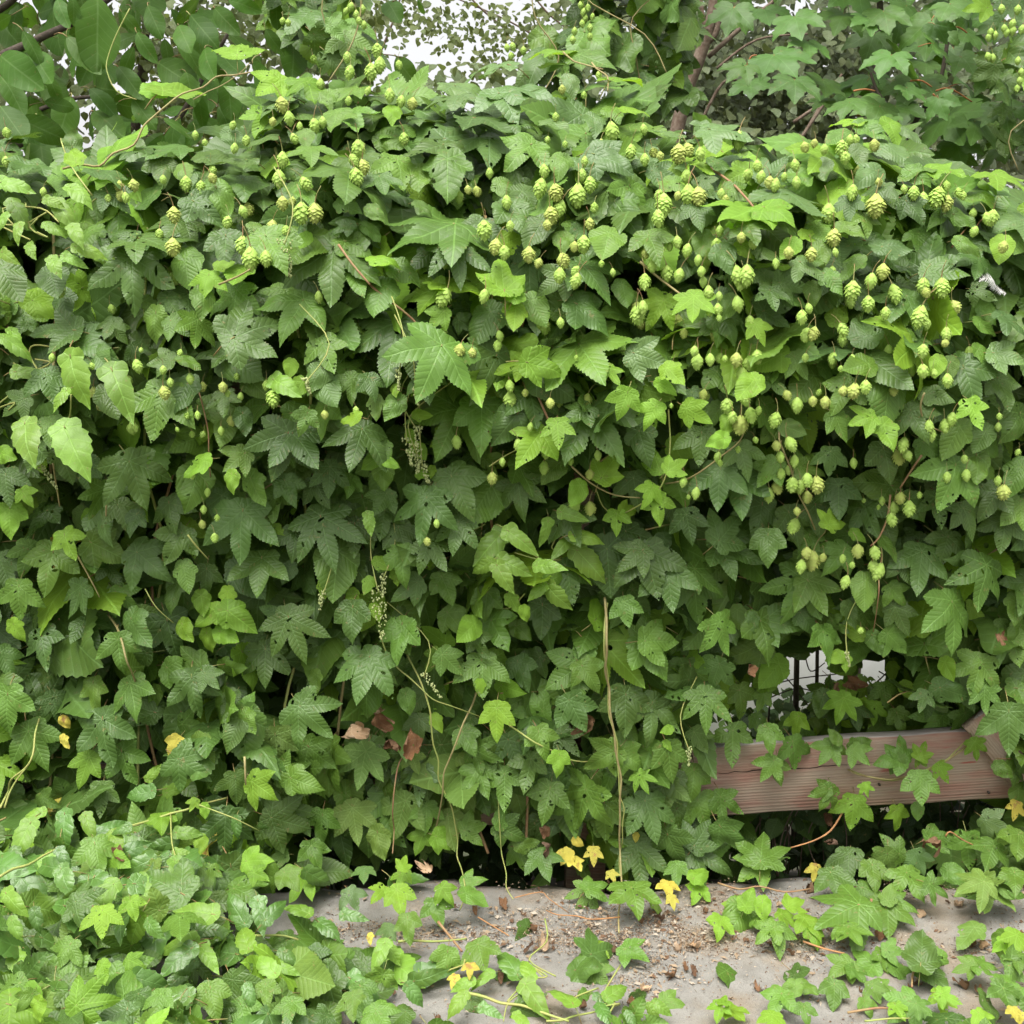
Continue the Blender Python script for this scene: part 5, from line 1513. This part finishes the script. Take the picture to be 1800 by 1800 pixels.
# ---------------------------------------------------------------- undergrowth between the fence and the house
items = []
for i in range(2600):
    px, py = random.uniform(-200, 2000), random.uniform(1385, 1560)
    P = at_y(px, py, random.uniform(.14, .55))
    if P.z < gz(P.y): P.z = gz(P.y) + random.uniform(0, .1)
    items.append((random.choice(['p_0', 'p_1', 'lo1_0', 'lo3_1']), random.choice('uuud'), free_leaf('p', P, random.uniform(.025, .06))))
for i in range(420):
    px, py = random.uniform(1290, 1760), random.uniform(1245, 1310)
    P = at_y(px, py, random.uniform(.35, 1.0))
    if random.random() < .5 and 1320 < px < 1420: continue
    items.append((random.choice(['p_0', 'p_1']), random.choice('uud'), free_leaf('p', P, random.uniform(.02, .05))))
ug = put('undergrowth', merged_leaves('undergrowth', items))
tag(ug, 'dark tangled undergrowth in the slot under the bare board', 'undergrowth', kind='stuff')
SH = Plant('shrub', 'shrub with yellowing leaves and dark stems behind the gap above the board', 'shrub')
for i in range(80):
    px, py = random.uniform(1450, 1730), random.uniform(1150, 1285)
    if px < 1590 and py < 1205: continue
    P = at_y(px, py, random.uniform(.12, .5))
    SH.leaf(var(random.choice('1335')), random.choice('mmlodo'), leaf_matrix(P, random.gauss(0, 50), random.uniform(.05, .10), random.gauss(25, 15), random.gauss(0, 30)), random.random())
for i in range(55):
    px, py = random.uniform(1320, 1450), random.uniform(1215, 1285)
    P = at_y(px, py, random.uniform(.5, 1.0))
    SH.leaf(f'p_{random.randrange(3)}', 'u', free_leaf('p', P, random.uniform(.025, .05)), random.random())
for pts, r_ in (([(1395, 1500), (1398, 1290), (1400, 1190), (1402, 1100)], .009), ([(1432, 1500), (1434, 1290), (1436, 1190), (1437, 1120)], .006), ([(1560, 1300), (1530, 1278), (1510, 1262), (1490, 1240)], .006), ([(1345, 1500), (1350, 1280), (1362, 1180), (1380, 1120)], .003), ([(1330, 1215), (1390, 1195), (1470, 1185)], .002), ([(1345, 1230), (1400, 1210), (1440, 1220)], .002), ([(1350, 1170), (1385, 1195), (1420, 1240)], .002), ([(1415, 1150), (1425, 1180), (1450, 1165)], .0018), ([(1320, 1160), (1345, 1200), (1350, 1230)], .002), ([(1540, 1200), (1560, 1180), (1575, 1150)], .002), ([(1545, 1180), (1570, 1195)], .002)):
    v, f = limb(pts, .55, r_, r_ * .8)
    SH.stems.append(('stem', v, f, 'barkd'))
for i in range(70):
    px = random.uniform(1220, 1790)
    v, f = limb([(px, 1540), (px + random.gauss(0, 10), 1470), (px + random.gauss(0, 30), 1400)], random.uniform(.15, .5), .002, .0012)
    SH.stems.append(('twig', v, f, 'bark'))
for i in range(22):
    px, py = random.choice([(1385, 1175), (1480, 1180), (1500, 1225), (1330, 1195), (1455, 1245), (1520, 1150), (1410, 1265), (1590, 1190)])
    P = at_y(px + random.gauss(0, 22), py + random.gauss(0, 16), random.uniform(-.02, .22))
    k_ = random.choice('113')
    SH.leaf(var(k_), random.choice('mmlod'), leaf_matrix(P, random.gauss(0, 40), random.uniform(.035, .07), random.gauss(20, 15), random.gauss(0, 30)), 2)
SH.finish((at_y(1450, 1400, .5).x, .5, gz(.5)))

# ---------------------------------------------------------------- dry leaves and litter
DL = {'b': ('curled brown dry leaf', 'x'), 't': ('pale tan dry leaf', 't'), 'k': ('dark shrivelled dry leaf', 'k')}
used_labels = {}
def spot(px, py, ground):
    if not ground:
        if px < 400: return 'caught in the leaves at far left'
        if px < 735: return 'in the dry clump left of centre'
        if px < 1000: return 'hanging just above the slab edge'
        if px < 1200: return 'behind the straight hanging bine'
        return 'hanging in the gap above the bare board' if py < 1320 else 'hanging under the bare board' if py < 1500 else 'at the slab edge under the board'
    if px < 520: return 'among the creepers at lower left'
    if px < 850: return 'under the creepers left of the bare slab' if py < 1650 else 'under the clematis at the bottom'
    row = 'at pavement back edge' if py < 1605 else 'in litter band' if py < 1690 else 'on front pavement'
    col = 'left of hanging bine' if px < 1070 else 'right of hanging bine' if px < 1210 else 'amid bare pavement' if px < 1420 else 'below bare board' if px < 1640 else 'near right edge'
    return row + ', ' + col
def dead_leaf(px, py, size, t, ground=True):
    if ground:
        P = at_z(px, py, .010)
        M = Matrix.Translation(P) @ Matrix.Rotation(random.uniform(0, 6.28), 4, 'Z') @ Matrix.Rotation(R(random.gauss(0, 14)), 4, 'X') @ Matrix.Scale(size * mpp(P) * .62, 4)
    else:
        P, g_ = (at_y(px, py, .02), 0) if in_gap(px, py) else surf(px, py, -.05)
        M = leaf_matrix(P, random.gauss(0, 60), size * mpp(P) * .72, random.gauss(20, 25), random.gauss(0, 60))
    o = put('dry_leaf', leaf_mesh(var('x'), DL[t][1]), None, M)
    sz = 'tiny ' if size < 22 else 'small ' if size < 33 else '' if size < 45 else 'large '
    where = spot(px, py, ground)
    lab = sz + DL[t][0] + ' ' + where
    o['label'], o['category'], o['group'] = lab, 'dry leaf', sz + DL[t][0].replace('leaf', 'leaves') + ' ' + where
    used_labels.setdefault(lab, []).append((px, o))
for e in DEAD.split(';'):
    a, b, s, t = e.split()
    dead_leaf(float(a), float(b), float(s), t, float(b) > 1530)
for i in range(46):
    px, py = random.uniform(820, 1790), random.uniform(1560, 1790)
    if near_placed(px, py, .8): continue
    dead_leaf(px, py, random.uniform(12, 21), random.choice('bbtk'))
ORD = ['leftmost', 'second from left', 'third from left', 'fourth from left', 'fifth from left', 'sixth from left', 'seventh from left']
for lab, lst in used_labels.items():
    if len(lst) > 1:
        for k, (px, o) in enumerate(sorted(lst, key=lambda q: q[0])):
            o['label'] = lab + ', ' + (ORD[k] if k < len(ORD) else 'rightmost')

parts_, rn = [], []
tri = np.array([(0, 1, 2), (0, 2, 3)])
def litter_w(px, py):
    w_ = .06
    w_ += 1.0 * math.exp(-((py - 1655 - .03 * (px - 1100)) / 16) ** 2)
    w_ += .9 * math.exp(-((px - 1110) / 210) ** 2 - ((py - 1630) / 38) ** 2)
    w_ += .6 * math.exp(-((px - 1215) / 60) ** 2 - ((py - 1655) / 30) ** 2)
    w_ += .7 * math.exp(-((px - 1440) / 50) ** 2 - ((py - 1680) / 55) ** 2)
    w_ += .55 * math.exp(-((py - 1580) / 20) ** 2) * (px > 1230)
    w_ += .6 * math.exp(-((px - 1700) / 120) ** 2 - ((py - 1640) / 40) ** 2)
    w_ += .8 * math.exp(-((px - 1130) / 60) ** 2 - ((py - 1720) / 30) ** 2)
    return w_ * (.6 + .4 * math.sin(px * .05) * math.sin(py * .09))
cnt = {'a': [], 'b': [], 'c': []}
tries = 0
while sum(len(q) for q in cnt.values()) < 14000 and tries < 160000:
    tries += 1
    px, py = random.uniform(540, 1850), random.uniform(1548, 1850)
    if random.random() > litter_w(px, py): continue
    P = at_z(px, py, 0)
    big = random.random() < .05
    L, W_ = (random.uniform(.005, .010), random.uniform(.002, .005)) if big else (random.uniform(.001, .0036), random.uniform(.0005, .0015))
    a = random.uniform(0, 6.28)
    ux, uy = math.cos(a), math.sin(a)
    z = random.uniform(.002, .007)
    lift = random.uniform(0, .004)
    q = np.array([(P.x - ux * L, P.y - uy * L, z), (P.x - uy * W_, P.y + ux * W_, z + lift), (P.x + ux * L, P.y + uy * L, z + lift * .5), (P.x + uy * W_, P.y - ux * W_, z + lift * random.random())])
    cnt[random.choices('abc', [.46, .30, .24])[0]].append((q, tri))
V, F, MI, o = [], [], [], 0
for i, k in enumerate('abc'):
    v, f = join(cnt[k])
    V.append(v)
    F.append(f + o)
    MI += [i] * len(f)
    o += len(v)
rn = np.repeat(np.random.default_rng(3).random(o // 4), 4)
lit = put('leaf_litter', mesh_from('leaf_litter', np.vstack(V), np.vstack(F), [plain_mat('litter_tan', (.33, .245, .16), rough=.9), plain_mat('litter_brown', (.15, .085, .048), rough=.9), plain_mat('litter_pale', (.44, .375, .295), rough=.9)], MI, None, rn, smooth=False))
tag(lit, 'fine tan and brown litter strewn over the slabs', 'litter', kind='stuff')

# a white feather caught on the leaves at the right
P, g_ = surf(1745, 495, -.05)
fe = []
shaft = [P + Vector((.05 * (t / 30 - .5), .004 * math.sin(t * .4), .010 * math.sin(t * .16) - .012 * t / 30)) for t in range(31)]
sv, sf = tube(shaft, .0006, 4)
tri3 = np.array([(0, 1, 2)])
for t in range(2, 30):
    for s in (-1, 1):
        for k in range(2):
            l = .010 * math.sin(math.pi * t / 31) * random.uniform(.4, 1.2) + .002
            c0 = shaft[t] + Vector((random.uniform(-.001, .001), 0, 0))
            fe.append((np.array([tuple(c0), tuple(c0 + Vector((.0012, 0, 0))), tuple(c0 + Vector((-l * .6, random.uniform(-.005, .004), s * l)))]), tri3))
fe.append((sv, sf))
v, f = join(fe)
fo = put('feather', mesh_from('feather', v, f, [plain_mat('feather_white', (.86, .85, .82), rough=.8, amp=.1)], smooth=False))
tag(fo, 'small white feather caught on the leaves at the right edge', 'feather')
